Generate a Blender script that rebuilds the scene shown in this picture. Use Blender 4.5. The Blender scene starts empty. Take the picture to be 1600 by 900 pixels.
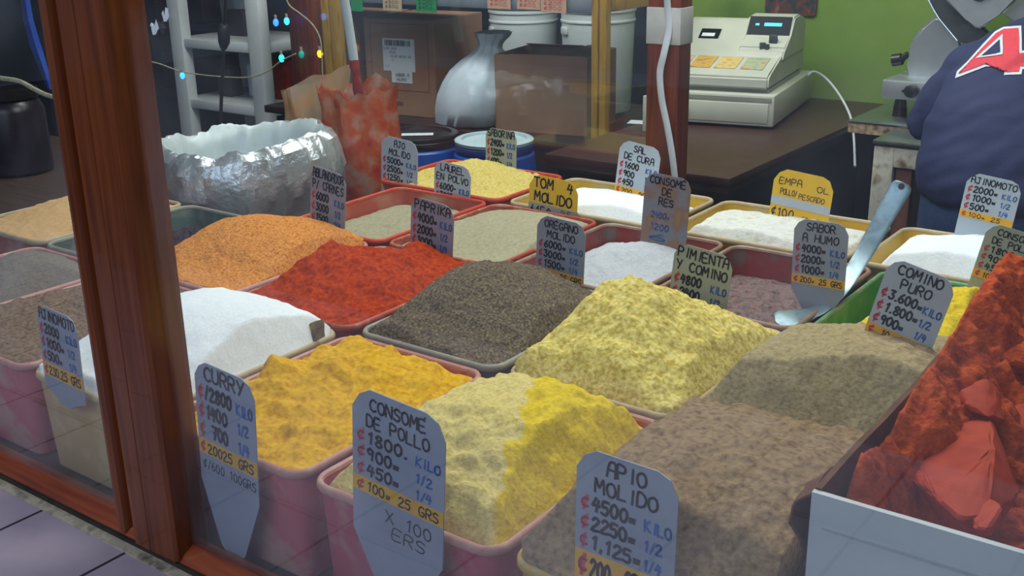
import bpy, bmesh, math, random
import numpy as np
from mathutils import Vector, Matrix, noise as mnoise
from mathutils.bvhtree import BVHTree
SC = bpy.context.scene
COL = SC.collection
random.seed(4)
PI = math.pi

# ------------------------------------------------------------------ frame of the place
F_, P_, R_ = 1740.0, 0.3330, -0.0190            # lens (pixels of a 1600 frame), pitch, roll
ZC = 1.55                                        # eye height
RIM = 0.898                                      # rim of the trays
YAW = -0.64                                      # direction of the display rows
A_ = np.array([math.cos(YAW), math.sin(YAW), 0.0])
B_ = np.array([-math.sin(YAW), math.cos(YAW), 0.0])
O_ = np.array([-0.503, 1.3725, 0.0])             # front left corner of the curry tray
CU, CV = 0.30, 0.3956                            # tray pitch along and across the rows
C0 = np.array([0.0, 0.0, ZC])
fw = np.array([0, math.cos(P_), -math.sin(P_)]); up0 = np.array([0, math.sin(P_), math.cos(P_)]); rt0 = np.array([1.0, 0, 0])
cR = math.cos(R_) * rt0 + math.sin(R_) * up0
cU = -math.sin(R_) * rt0 + math.cos(R_) * up0
TABLE = RIM - 0.165
def L(u, v, z): return O_ + A_ * u + B_ * v + np.array([0, 0, z])
def ray(x, y): return fw + (x - 800) / F_ * cR + (450 - y) / F_ * cU
def uvz(p): q = p - O_; return (float(q @ A_), float(q @ B_), float(p[2]))
def atz(x, y, z): d = ray(x, y); return uvz(C0 + d * ((z - ZC) / d[2]))
def atv(x, y, v): d = ray(x, y); return uvz(C0 + d * (((L(0, v, 0) - C0) @ B_) / (d @ B_)))

# ------------------------------------------------------------------ camera, world, light
cam = bpy.data.objects.new('camera', bpy.data.cameras.new('camera')); COL.objects.link(cam)
cam.data.sensor_width = 36; cam.data.lens = F_ / 1600 * 36; cam.data.clip_start = 0.05
m = Matrix(((cR[0], cU[0], -fw[0], 0), (cR[1], cU[1], -fw[1], 0), (cR[2], cU[2], -fw[2], ZC), (0, 0, 0, 1)))
cam.matrix_world = m
SC.camera = cam
vs = SC.view_settings
vs.view_transform = 'Standard'; vs.look = 'None'; vs.exposure = 0.0; vs.gamma = 1; vs.use_curve_mapping = False
w = bpy.data.worlds.new('world'); SC.world = w; w.use_nodes = True
w.node_tree.nodes['Background'].inputs[0].default_value = (0.50, 0.62, 0.85, 1)
w.node_tree.nodes['Background'].inputs[1].default_value = 0.16
def area(name, uvz_, target, sx, sy, power, col):
    d = bpy.data.lights.new(name, 'AREA'); d.shape = 'RECTANGLE'; d.size = sx; d.size_y = sy; d.energy = power; d.color = col
    o = bpy.data.objects.new(name, d); COL.objects.link(o)
    p = Vector(L(*uvz_)); t = Vector(L(*target)); o.location = p
    o.rotation_euler = (t - p).to_track_quat('-Z', 'Y').to_euler(); return o
area('fluorescent_over_trays', (0.30, 0.95, 2.45), (0.30, 0.75, 0.9), 1.7, 0.8, 36, (1.0, 0.98, 0.93))
area('fluorescent_over_counter', (-0.2, 2.15, 2.6), (-0.2, 2.6, 0.9), 1.5, 0.6, 30, (1.0, 0.98, 0.92))
area('shelf_fill', (-1.5, 1.75, 2.6), (-1.6, 2.5, 0.9), 1.5, 0.5, 42, (1.0, 0.98, 0.92))  # added fill lamp without a fixture, brightens the cartons and buckets
area('street_daylight', (0.2, -2.6, 2.7), (0.2, 0.3, 0.85), 3.4, 1.8, 55, (0.72, 0.82, 1.0))

# ------------------------------------------------------------------ materials
def lin(h):
    h = h.lstrip('#'); c = [int(h[i:i + 2], 16) / 255 for i in (0, 2, 4)]
    return tuple(((x + .055) / 1.055) ** 2.4 if x > .04045 else x / 12.92 for x in c) + (1,)
def mat(name, c, rough=.6, metal=0, scale=30, bump=0, bscale=None, detail=5, spread=.22, spec=.5, stretch=None, dist=.004, emit=None, coat=0, trans=0):
    """procedural material: colours c (list) mixed by noise, bump by a second noise"""
    if isinstance(c, str): c = [c]
    M = bpy.data.materials.new(name); M.use_nodes = True; N = M.node_tree.nodes; K = M.node_tree.links
    b = N['Principled BSDF']; b.inputs['Roughness'].default_value = rough; b.inputs['Metallic'].default_value = metal
    b.inputs['Specular IOR Level'].default_value = spec; b.inputs['Coat Weight'].default_value = coat
    tc = N.new('ShaderNodeTexCoord'); src = tc.outputs['Object']
    if stretch:
        mp = N.new('ShaderNodeMapping'); mp.inputs['Scale'].default_value = stretch; K.new(src, mp.inputs[0]); src = mp.outputs[0]
    n = N.new('ShaderNodeTexNoise'); n.inputs['Scale'].default_value = scale; n.inputs['Detail'].default_value = detail; K.new(src, n.inputs[0])
    r = N.new('ShaderNodeValToRGB'); e = r.color_ramp.elements
    if len(c) == 1: c = [c[0], c[0]]
    for i, h in enumerate(c):
        t = .5 - spread + 2 * spread * i / (len(c) - 1)
        if i < 2: e[i].position = t; e[i].color = lin(h)
        else: q = e.new(t); q.color = lin(h)
    for i, h in enumerate(c): e[i].position = .5 - spread + 2 * spread * i / (len(c) - 1); e[i].color = lin(h)
    K.new(n.outputs['Fac'], r.inputs[0]); K.new(r.outputs[0], b.inputs['Base Color'])
    if bump:
        n2 = N.new('ShaderNodeTexNoise'); n2.inputs['Scale'].default_value = bscale or scale; n2.inputs['Detail'].default_value = 6; K.new(src, n2.inputs[0])
        bp = N.new('ShaderNodeBump'); bp.inputs['Strength'].default_value = bump; bp.inputs['Distance'].default_value = dist
        K.new(n2.outputs['Fac'], bp.inputs['Height']); K.new(bp.outputs[0], b.inputs['Normal'])
    if emit: b.inputs['Emission Color'].default_value = lin(emit[0]); b.inputs['Emission Strength'].default_value = emit[1]
    if trans: b.inputs['Alpha'].default_value = 1 - trans
    return M
def glass_mat(name, dirt=.05, tint=(.93, .96, .97, 1), dscale=3.0):
    M = bpy.data.materials.new(name); M.use_nodes = True; N = M.node_tree.nodes; K = M.node_tree.links
    N.remove(N['Principled BSDF']); out = N['Material Output']
    t = N.new('ShaderNodeBsdfTransparent'); t.inputs[0].default_value = tint
    g = N.new('ShaderNodeBsdfGlossy'); g.inputs['Roughness'].default_value = .01
    ge = N.new('ShaderNodeNewGeometry'); dt = N.new('ShaderNodeVectorMath'); dt.operation = 'DOT_PRODUCT'; K.new(ge.outputs['Incoming'], dt.inputs[0]); K.new(ge.outputs['Normal'], dt.inputs[1])
    def mth(op, a, b=None):
        q = N.new('ShaderNodeMath'); q.operation = op
        for k, x in enumerate((a, b)):
            if x is None: continue
            if isinstance(x, (int, float)): q.inputs[k].default_value = x
            else: K.new(x, q.inputs[k])
        return q.outputs[0]
    f5 = mth('POWER', mth('SUBTRACT', 1.0, mth('ABSOLUTE', dt.outputs['Value'])), 5.0)
    fr = mth('ADD', mth('MULTIPLY', f5, .94), .06)          # Schlick reflectance of one glass face
    mx = N.new('ShaderNodeMixShader'); K.new(fr, mx.inputs[0]); K.new(t.outputs[0], mx.inputs[1]); K.new(g.outputs[0], mx.inputs[2])
    d = N.new('ShaderNodeBsdfDiffuse'); d.inputs[0].default_value = (.75, .78, .85, 1)
    tc = N.new('ShaderNodeTexCoord'); no = N.new('ShaderNodeTexNoise'); no.inputs['Scale'].default_value = dscale; no.inputs['Detail'].default_value = 6; no.inputs['Distortion'].default_value = .8
    K.new(tc.outputs['Object'], no.inputs[0])
    mr = N.new('ShaderNodeMapRange'); mr.inputs[1].default_value = .35; mr.inputs[2].default_value = .75; mr.inputs[3].default_value = 0; mr.inputs[4].default_value = dirt
    K.new(no.outputs['Fac'], mr.inputs[0])
    m2 = N.new('ShaderNodeMixShader'); K.new(mr.outputs[0], m2.inputs[0]); K.new(mx.outputs[0], m2.inputs[1]); K.new(d.outputs[0], m2.inputs[2])
    K.new(m2.outputs[0], out.inputs[0]); return M
def film_mat(name, cols, alpha, rough=.15, scale=12, spread=.15):
    """thin plastic film: colours mixed by noise, partly see-through where 'alpha' (two values) says so"""
    M = mat(name, cols, rough=rough, scale=scale, spread=spread, bump=.5, bscale=25)
    N = M.node_tree.nodes; K = M.node_tree.links; b = N['Principled BSDF']
    ns = [n for n in N if n.bl_idname == 'ShaderNodeTexNoise'][0]
    mr = N.new('ShaderNodeMapRange'); mr.inputs[1].default_value = .5 - spread; mr.inputs[2].default_value = .5 + spread
    mr.inputs[3].default_value = alpha[0]; mr.inputs[4].default_value = alpha[1]
    K.new(ns.outputs['Fac'], mr.inputs[0]); K.new(mr.outputs[0], b.inputs['Alpha']); return M

M = {}
M['wood'] = mat('varnished_wood', ['#4a1e0a', '#6c3210', '#7c3e16'], .32, scale=9, stretch=(9, 9, .5), spread=.25, bump=.12, coat=.25)
M['woodbar'] = mat('varnished_wood_bar', ['#4a170a', '#8a3c1c', '#a04e28'], .3, scale=9, stretch=(.5, 9, 9), spread=.25, bump=.12, coat=.25)
M['postwood'] = mat('post_wood', ['#3c1509', '#6e2f18', '#8b4425'], .4, scale=8, stretch=(8, 8, .5), spread=.25, bump=.12)
M['glass'] = glass_mat('window_glass', .06)
M['glass2'] = glass_mat('back_glass', .02)
M['cement'] = mat('cement_strip', ['#8f8672', '#b8ae96', '#5d564a'], .9, scale=40, bump=.5)
M['gapshade'] = mat('dark_gap', ['#1c1512', '#3a2c24'], .9, scale=40)
M['laminate'] = mat('counter_laminate', ['#2d1713', '#442721'], .38, scale=14, stretch=(1, 8, 1))
M['darkwood'] = mat('dark_counter_side', ['#180c0a', '#2a1512'], .6, scale=14)
M['green'] = mat('green_wall', ['#425f18', '#5c7a24', '#778c40'], .75, scale=2.2, spread=.28, bump=.15, bscale=60)
M['navy'] = mat('dark_blue_wall', ['#141a2a', '#232c40'], .8, scale=2)
M['ceil'] = mat('ceiling_paint', ['#8d8f8c', '#a5a7a3'], .9, scale=3)
M['intfloor'] = mat('shop_floor', ['#2a2422', '#3d3532'], .6, scale=6)
M['street'] = mat('street_paving', ['#62605f', '#77736f'], .85, scale=5)
M['table'] = mat('table_board', ['#2c1d17', '#4c3428'], .7, scale=12, stretch=(.6, 8, 8))
M['cardboard'] = mat('cardboard', ['#845c44', '#916a50', '#9c765c'], .85, scale=7, spread=.3)
M['cardin'] = mat('cardboard_inside', ['#7d5f49', '#96765d'], .9, scale=18)
M['carddark'] = mat('cardboard_print', ['#5a3527', '#643c2d'], .85, scale=30)
M['paper'] = mat('white_paper', ['#c6cbd0', '#d6dade'], .7, scale=20)
M['ink'] = mat('black_marker', ['#0b0a10', '#141219'], .6, scale=60)
M['inkblue'] = mat('blue_marker', ['#1a4d9a', '#2a66b0'], .6, scale=60)
M['inkred'] = mat('red_marker', ['#c32a3c', '#d84a55'], .6, scale=60)
M['inkfade'] = mat('faded_marker', ['#4a4a5a', '#6a6a78'], .6, scale=60)
M['inkfblue'] = mat('faded_blue_marker', ['#5a78a6', '#7a8cac'], .6, scale=60)
M['tag'] = mat('grey_tag_card', ['#7f8494', '#8e94a4', '#9aa0ae'], .5, scale=14, spread=.3)
M['tagpale'] = mat('pale_tag_card', ['#a3afba', '#b3bec8'], .5, scale=14, spread=.3)
M['taggreen'] = mat('greenish_tag_card', ['#8d9488', '#a4aa9c'], .5, scale=14, spread=.3)
M['tagdirty'] = mat('stained_tag_card', ['#6b6f78', '#7d8088', '#8d6a5a', '#a08040'], .6, scale=22, spread=.22)
M['tagyellow'] = mat('yellow_tag_card', ['#d9a900', '#e8bd10'], .5, scale=10)
M['strip'] = mat('yellow_price_strip', ['#d99a00', '#eab010'], .5, scale=30)
M['white_plastic'] = mat('white_plastic', ['#b9bfc0', '#cdd2d2'], .4, scale=6)
M['bucket'] = mat('bucket_plastic', ['#c3c9c8', '#d6dad8'], .35, scale=5)
M['blue_drum'] = mat('blue_drum_plastic', ['#0b3f96', '#1450ac'], .4, scale=5)
M['black_plastic'] = mat('black_plastic', ['#0d0d10', '#17171b'], .35, scale=8)
M['lid'] = mat('pale_lid', ['#a6bcc2', '#b9ccd0'], .4, scale=8)
M['yellow_wood'] = mat('yellow_wood', ['#8a6416', '#a87e22', '#5a3c10'], .5, scale=12, stretch=(8, 8, .6), spread=.28)
M['shelfgrey'] = mat('grey_shelf', ['#6a7078', '#80868e'], .3, scale=8)
M['cream_plastic'] = mat('register_plastic', ['#a9ac9e', '#b8baac'], .45, scale=8)
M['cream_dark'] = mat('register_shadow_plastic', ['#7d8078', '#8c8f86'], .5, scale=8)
M['screen'] = mat('display_window', ['#05070c', '#0a0e16'], .35, scale=8, spec=.08)
M['digits'] = mat('display_digits', ['#2aa6c0', '#3ab6d0'], .5, emit=('#2fc0e0', .8))
M['chrome'] = mat('chrome', ['#b8bcc2', '#c8ccd0'], .15, 1, scale=8)
M['steel'] = mat('brushed_steel', ['#8e979c', '#a7afb3', '#767f86'], .34, 1, scale=20, stretch=(1, 12, 12))
M['steelsat'] = mat('satin_steel', ['#a5adb2', '#bac0c4'], .42, .85, scale=12)
M['steeldark'] = mat('dark_steel', ['#4c5356', '#5e6568'], .4, .8, scale=30)
M['spoon'] = mat('worn_aluminium', ['#7a929c', '#93a9b2', '#5c6c74'], .38, .8, scale=40, spread=.3)
M['wornwood'] = mat('worn_white_wood', ['#9c9a8c', '#b2b0a2', '#6c5038'], .8, scale=26, spread=.22, bump=.3)
M['chipped'] = mat('chipped_board_edge', ['#4a3022', '#9a8468', '#b8a588'], .9, scale=60, spread=.2, bump=.6)
M['foil'] = mat('silver_foil', ['#a4acb0', '#c0c6ca', '#d8dcde'], .28, .6, scale=10, bump=.9, bscale=38, dist=.006)
M['liner'] = mat('white_liner', ['#aebcbe', '#c6d0d0'], .4, .1, scale=10, bump=.5, bscale=16)
M['sackwhite'] = mat('white_sack', ['#b4bfca', '#c8d0d8'], .45, scale=8, bump=.4, bscale=14, dist=.01)
M['redbag'] = film_mat('stained_plastic', ['#8a2408', '#a8380f', '#b4501c', '#b87c60', '#b09a90'], (1, .55), .25, scale=20, spread=.2)
M['clear'] = film_mat('clear_plastic', ['#c8ccd0', '#dfe2e4'], (.22, .5), .12, scale=14)
M['peachbag'] = film_mat('peach_plastic', ['#c88a5c', '#c8a880', '#b8b0a0'], (.85, .6), .2, scale=10)
M['cheese'] = mat('cream_block', ['#c2ab66', '#cfba7a'], .6, scale=14)
M['paste'] = mat('red_paste', ['#5c0f04', '#8c1c08', '#a83010'], .7, scale=40, bump=.8, bscale=60)
M['bluefilm'] = film_mat('blue_film', ['#1d3fa0', '#2a58c0'], (.5, .75), .2)
M['cable_white'] = mat('white_cable', ['#b4bcc4', '#c6ccd2'], .4, scale=30)
M['tape'] = mat('masking_tape', ['#a9aaa8', '#bcbcb8'], .7, scale=20, bump=.3)
M['twine'] = mat('pale_twine', ['#8d8a70', '#aaa68a'], .9, scale=120, bump=.8)
M['cableblack'] = mat('black_cable', ['#101218', '#1a1c24'], .45, scale=20)
for k_, c_ in enumerate((['#b9a888', '#c07848', '#9aa890'], ['#a87c34', '#c09a48', '#8a6428'], ['#b89848', '#c8b070', '#a88038'], ['#7c9888', '#a8a880', '#b06040'])): M['note%d' % k_] = mat('banknote_print_%d' % k_, c_, .7, scale=38, spread=.2)
M['picture'] = mat('picture_print', ['#101418', '#2c3030', '#5a2a20', '#6a5a40'], .4, scale=30, spread=.2)
M['labelgreen'] = mat('green_price_card', ['#0c7a42', '#149050'], .6, scale=30)
M['labeltan'] = mat('tan_price_card', ['#b49a78', '#c6ae8c'], .6, scale=30)
M['labelpink'] = mat('salmon_price_card', ['#c09078', '#cfa488'], .6, scale=30)
M['skin'] = mat('skin', ['#8a5238', '#9c6246'], .55, scale=20)
M['hair'] = mat('dark_hair', ['#0f0b09', '#1e1612'], .6, scale=80, bump=.5)
M['jersey'] = mat('navy_jersey', ['#0c1842', '#11204e'], .8, scale=120, bump=.15, bscale=300)
M['numred'] = mat('red_number', ['#c02436', '#cc3040'], .7, scale=200)
M['numwhite'] = mat('white_number_edge', ['#b8c0c8', '#c8ced4'], .7, scale=200)
M['denim'] = mat('denim', ['#10264c', '#1f3a62'], .85, scale=160, bump=.2)
M['shoe'] = mat('dark_shoe', ['#15120f', '#241e1a'], .6, scale=20)
M['boxwhite'] = mat('white_carton', ['#b2b9bd', '#c4cacc'], .6, scale=5, spread=.3)
M['boxcrease'] = mat('white_carton_crease', ['#9aa0a4', '#aab0b2'], .7, scale=20)
M['boxbrown'] = mat('carton_inside', ['#4a2a18', '#6c4228'], .9, scale=20)
M['achiote'] = mat('achiote_crumb', ['#762002', '#a03804', '#b84c0a', '#862604'], .85, scale=60, spread=.25, bump=.9, bscale=140, spec=.2)
M['achblock'] = mat('achiote_block', ['#922a12', '#a83a1e', '#9a3016'], .75, scale=25, spread=.3, bump=.35, bscale=50, spec=.25)
M['brownpaper'] = mat('brown_paper', ['#6c5a38', '#8d7a50', '#554428'], .7, scale=26, bump=.4)
M['darkgoods'] = mat('dark_packets', ['#20222c', '#3a3038', '#2a2a3c'], .5, scale=14)
M['darkjar'] = mat('dark_jar', ['#141018', '#2a2030'], .3, scale=8)

def powder(name, cols, scale=260, spread=.2, bump=.55, bscale=180, rough=.95):
    return mat(name, cols, rough, scale=scale, spread=spread, bump=bump, bscale=bscale, spec=.1, dist=.003)
def tray_mat(name, base, dust, spread=.12, scale=14):
    return mat(name, [base, base, dust], .55, scale=scale, spread=spread, bump=.08, bscale=80)

# ------------------------------------------------------------------ objects
def link(name, data, parent=None):
    o = bpy.data.objects.new(name, data); COL.objects.link(o)
    if parent: o.parent = parent
    return o
def smooth(me, ang=40):
    for p in me.polygons: p.use_smooth = True
    me.set_sharp_from_angle(angle=math.radians(ang))
def obj(name, bm, mt, parent=None, loc=None, rot=None, sm=40):
    me = bpy.data.meshes.new(name)
    if isinstance(bm, tuple): me.from_pydata(bm[0], [], bm[1]); me.update()
    else: bmesh.ops.recalc_face_normals(bm, faces=bm.faces); bm.to_mesh(me); bm.free()
    for x in (mt if isinstance(mt, (list, tuple)) else [mt]): me.materials.append(M[x] if isinstance(x, str) else x)
    if sm: smooth(me, sm)
    o = link(name, me, parent)
    if loc is not None: o.location = Vector(L(*loc)) if parent is None else loc
    if rot is not None: o.rotation_euler = (0, 0, YAW + rot) if parent is None else rot
    return o
def tag(o, label, cat, group=None, kind=None):
    o['label'] = label; o['category'] = cat
    if group: o['group'] = group
    if kind: o['kind'] = kind
    return o
def thing(name, label, cat, u, v, z, rot=0, group=None):
    o = link(name, None); o.location = L(u, v, z); o.rotation_euler = (0, 0, YAW + rot); o.empty_display_size = .05
    return tag(o, label, cat, group)
def struct(name, bm, mt, loc=(0, 0, 0), rot=0, sm=40):
    o = obj(name, bm, mt, None, loc, rot, sm); o['kind'] = 'structure'; return o

# ------------------------------------------------------------------ shapes
def NB(): return bmesh.new()
def box(bm, x0, x1, y0, y1, z0, z1, bev=0, seg=2, rz=0, mi=0):
    mtx = Matrix.Translation(((x0 + x1) / 2, (y0 + y1) / 2, (z0 + z1) / 2)) @ Matrix.Rotation(rz, 4, 'Z') @ Matrix.Diagonal((x1 - x0, y1 - y0, z1 - z0, 1))
    r = bmesh.ops.create_cube(bm, size=1, matrix=mtx)
    fs = set(f for v in r['verts'] for f in v.link_faces)
    for f in fs: f.material_index = mi
    if bev:
        ed = list({e for v in r['verts'] for e in v.link_edges})
        bmesh.ops.bevel(bm, geom=ed, offset=bev, segments=seg, affect='EDGES', profile=.5)
    return bm
def rrect(hx, hy, r, n=5):
    out = []
    for cx, cy, a0 in ((hx - r, hy - r, 0), (-hx + r, hy - r, PI / 2), (-hx + r, -hy + r, PI), (hx - r, -hy + r, 3 * PI / 2)):
        for k in range(n + 1):
            a = a0 + PI / 2 * k / n; out.append((cx + r * math.cos(a), cy + r * math.sin(a)))
    return out
def loft(bm, loops, cap0=False, cap1=False, closed=True):
    vl = [[bm.verts.new(p) for p in lp] for lp in loops]; n = len(vl[0])
    for a, b in zip(vl, vl[1:]):
        for k in range(n if closed else n - 1):
            try: bm.faces.new((a[k], a[(k + 1) % n], b[(k + 1) % n], b[k]))
            except ValueError: pass
    if cap0: bm.faces.new(list(reversed(vl[0])))
    if cap1: bm.faces.new(vl[-1])
    return vl
def lathe(bm, prof, n=40, cx=0, cy=0, cap0=True, cap1=True):
    return loft(bm, [[(cx + r * math.cos(2 * PI * k / n), cy + r * math.sin(2 * PI * k / n), z) for k in range(n)] for r, z in prof], cap0, cap1)
def tube(bm, pts, rad, n=10, cap=True, ref=None, closed=False):
    P = [Vector(p) for p in pts]; loops = []
    prev = Vector(ref) if ref else None
    for i, p in enumerate(P):
        t = (P[min(i + 1, len(P) - 1)] - P[max(i - 1, 0)]).normalized()
        if prev is None: prev = t.orthogonal()
        x = (prev - t * prev.dot(t)).normalized()
        if ref is None: prev = x
        y = t.cross(x)
        r = rad[i] if isinstance(rad, (list, tuple)) else rad
        rx, ry = r if isinstance(r, (list, tuple)) else (r, r)
        loops.append([p + x * (rx * math.cos(2 * PI * k / n)) + y * (ry * math.sin(2 * PI * k / n)) for k in range(n)])
    return loft(bm, loops, cap, cap)
def prism(bm, poly, y0, y1, mi=0):
    """polygon in x,z extruded along y"""
    a = [bm.verts.new((x, y0, z)) for x, z in poly]; b = [bm.verts.new((x, y1, z)) for x, z in poly]; n = len(poly)
    fs = [bm.faces.new(a), bm.faces.new(list(reversed(b)))]
    for k in range(n): fs.append(bm.faces.new((a[k], b[k], b[(k + 1) % n], a[(k + 1) % n])))
    for f in fs: f.material_index = mi
def prismx(bm, poly, x0, x1):
    """polygon in y,z extruded along x"""
    a = [bm.verts.new((x0, y, z)) for y, z in poly]; b = [bm.verts.new((x1, y, z)) for y, z in poly]; n = len(poly)
    bm.faces.new(a); bm.faces.new(list(reversed(b)))
    for k in range(n): bm.faces.new((a[k], b[k], b[(k + 1) % n], a[(k + 1) % n]))
def spline(pts, n=8):
    P = [Vector(p) for p in pts]; out = []
    for i in range(len(P) - 1):
        a, b, c, d = P[max(i - 1, 0)], P[i], P[i + 1], P[min(i + 2, len(P) - 1)]
        for k in range(n):
            t = k / n
            out.append(.5 * ((2 * b) + (c - a) * t + (2 * a - 5 * b + 4 * c - d) * t * t + (3 * b - a - 3 * c + d) * t ** 3))
    out.append(P[-1]); return out
def bake(o):
    dg = bpy.context.evaluated_depsgraph_get(); me = bpy.data.meshes.new_from_object(o.evaluated_get(dg))
    o.modifiers.clear(); o.data = me; return o

# vectorised value noise
def _h(i, j, k, s):
    n = (i * 374761393 + j * 668265263 + k * 2147483647 + s * 1274126177) & 0xffffffff
    n = ((n ^ (n >> 13)) * 1274126177) & 0xffffffff
    return ((n ^ (n >> 16)) & 0xffff) / 65535.0
def vn(x, y, s=0):
    xi = np.floor(x).astype(np.int64); yi = np.floor(y).astype(np.int64); fx = x - xi; fy = y - yi
    fx = fx * fx * (3 - 2 * fx); fy = fy * fy * (3 - 2 * fy); z = np.zeros_like(xi)
    a = _h(xi, yi, z, s); b = _h(xi + 1, yi, z, s); c = _h(xi, yi + 1, z, s); d = _h(xi + 1, yi + 1, z, s)
    return (a * (1 - fx) + b * fx) * (1 - fy) + (c * (1 - fx) + d * fx) * fy
def fbm(x, y, s=0, o=4):
    t = 0; a = .5; tot = 0
    for k in range(o): t = t + a * vn(x * 2 ** k + 17.3 * k, y * 2 ** k + 9.1 * k, s + k); tot += a; a *= .55
    return t / tot
def displace(bm, amp, freq, seed=0, ridged=False, axis=None):
    bm.normal_update(); off = Vector((seed * 3.1, seed * 1.7, seed * .9))
    for v in bm.verts:
        q = v.co * freq + off
        d = mnoise.noise(q) + .5 * mnoise.noise(q * 2.1) + .25 * mnoise.noise(q * 4.3)
        if ridged: d = .6 - abs(d) * 1.6
        v.co += (v.normal if axis is None else axis) * d * amp

# ------------------------------------------------------------------ hand lettering (strokes on a 4 x 6 grid)
G = {
 'A': [[(0, 0), (.6, 6), (3.2, 6), (3.8, 0)], [(.3, 3), (3.5, 3)]], 'B': [[(0, 0), (0, 6), (2.6, 6), (3.2, 4.8), (2.4, 3.3), (0, 3.2)], [(2.4, 3.3), (3.6, 2), (2.8, 0), (0, 0)]],
 'C': [[(3.6, 5.2), (2.2, 6), (.6, 5), (0, 3), (.6, .9), (2.2, 0), (3.7, .8)]], 'D': [[(0, 0), (0, 6), (2.4, 5.7), (3.8, 3.6), (3.2, 1), (1.6, 0), (0, 0)]],
 'E': [[(3.4, 6), (0, 6), (0, 0), (3.5, 0)], [(0, 3), (2.8, 3)]], 'G': [[(3.6, 5.3), (2, 6), (.5, 4.8), (0, 2.6), (1, .3), (3, .2), (3.7, 2.4), (2, 2.5)]],
 'H': [[(0, 0), (0, 6)], [(3.6, 0), (3.6, 6)], [(0, 3), (3.6, 3)]], 'I': [[(1.6, 0), (1.8, 6)]], 'J': [[(1, 6), (3.8, 6)], [(2.6, 6), (2.6, 1), (1.4, 0), (.2, 1)]],
 'K': [[(0, 0), (0, 6)], [(3.4, 6), (0, 2.8), (3.6, 0)]], 'L': [[(0, 6), (0, 0), (3.4, 0)]], 'M': [[(0, 0), (.4, 6), (2, 2.4), (3.8, 6), (4.2, 0)]],
 'N': [[(0, 0), (0, 6), (3.5, 0), (3.6, 6)]], 'O': [[(2, 6), (.4, 5), (0, 2.8), (.8, .5), (2.2, 0), (3.6, 1.2), (3.9, 3.4), (3.2, 5.4), (2, 6)]],
 'P': [[(0, 0), (0, 6), (2.6, 6), (3.5, 4.6), (2.6, 3.1), (0, 2.9)]], 'R': [[(0, 0), (0, 6), (2.6, 6), (3.4, 4.7), (2.6, 3.3), (0, 3.1)], [(1.4, 3.1), (3.6, 0)]],
 'S': [[(3.4, 5.3), (1.8, 6), (.3, 5), (.8, 3.5), (2.8, 2.7), (3.5, 1.3), (2.2, 0), (0, .6)]], 'T': [[(0, 6), (4, 6)], [(2, 6), (2, 0)]],
 'U': [[(0, 6), (0, 1.4), (1.2, 0), (2.8, .2), (3.6, 1.6), (3.6, 6)]], 'V': [[(0, 6), (1.9, 0), (3.8, 6)]], 'Y': [[(0, 6), (1.9, 3)], [(3.8, 6), (1.2, 0)]],
 'Z': [[(0, 6), (3.6, 6), (0, 0), (3.6, 0)]], 'X': [[(0, 6), (3.6, 0)], [(3.6, 6), (0, 0)]],
 '0': [[(1.8, 6), (.4, 4.9), (0, 2.6), (.8, .4), (2.2, .1), (3.3, 1.8), (3.2, 4.6), (1.8, 6)]], '1': [[(.8, 4.8), (2.1, 6), (1.8, 0)]],
 '2': [[(.2, 4.8), (1.4, 6), (3, 5.4), (3, 3.9), (0, 0), (3.8, .2)]], '3': [[(.3, 5.8), (3.2, 6), (1.6, 3.6), (3.2, 2.6), (2.8, .6), (1.2, 0), (0, .8)]],
 '4': [[(1.4, 6), (0, 2.6), (3.6, 2.8)], [(2.9, 5.2), (2.2, 0)]], '5': [[(3.4, 6), (.8, 6), (.4, 3.5), (2.4, 3.6), (3.3, 1.8), (2.2, 0), (0, .5)]],
 '6': [[(2.8, 6), (.9, 4), (0, 1.6), (1.2, 0), (3, .6), (3, 2.4), (1.4, 3), (.2, 2)]], '7': [[(0, 6), (3.6, 6), (1.4, 0)], [(.9, 3), (2.9, 3)]],
 '8': [[(2, 3.2), (.5, 4.6), (1.8, 6), (3.2, 4.8), (.4, 1.6), (1.6, 0), (3.4, 1.2), (2, 3.2)]], '9': [[(3.1, 4.4), (1.8, 6), (.4, 4.8), (.8, 3.2), (2.4, 3.2), (3.2, 5), (2.6, 0)]],
 '/': [[(.3, -.3), (2.8, 6.2)]], '.': [[(.4, .2), (1, .4)]], '=': [[(.2, 2.4), (2.6, 2.4)], [(.2, 1), (2.4, 1)]], '-': [[(.2, 2.4), (2.6, 2.6)]], ',': [[(.8, .6), (.4, -.8)]],
 '¢': [[(3, 4.6), (1.6, 5), (.4, 3.6), (.5, 1.8), (1.7, .9), (3.1, 1.5)], [(2.5, 6.4), (1.1, -.5)]], '|': [[(1, 0), (1, 6)]], "'": [[(.6, 6.6), (1.6, 7.8)]],
 'º': [[(.4, .4), (1.4, .2), (1.4, 1.4), (.4, 1.4), (.4, .4)]],
}
W = {'I': 2.6, '.': 1.6, '1': 3.0, ',': 1.4, '/': 3.2, '|': 1.6, '-': 3.2, '=': 3.2, 'M': 4.4, 'º': 2.2}
def text_len(s): return sum(0 if c == "'" else W.get(c, 3.8) + 1.15 for c in s) - 1.15
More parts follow.
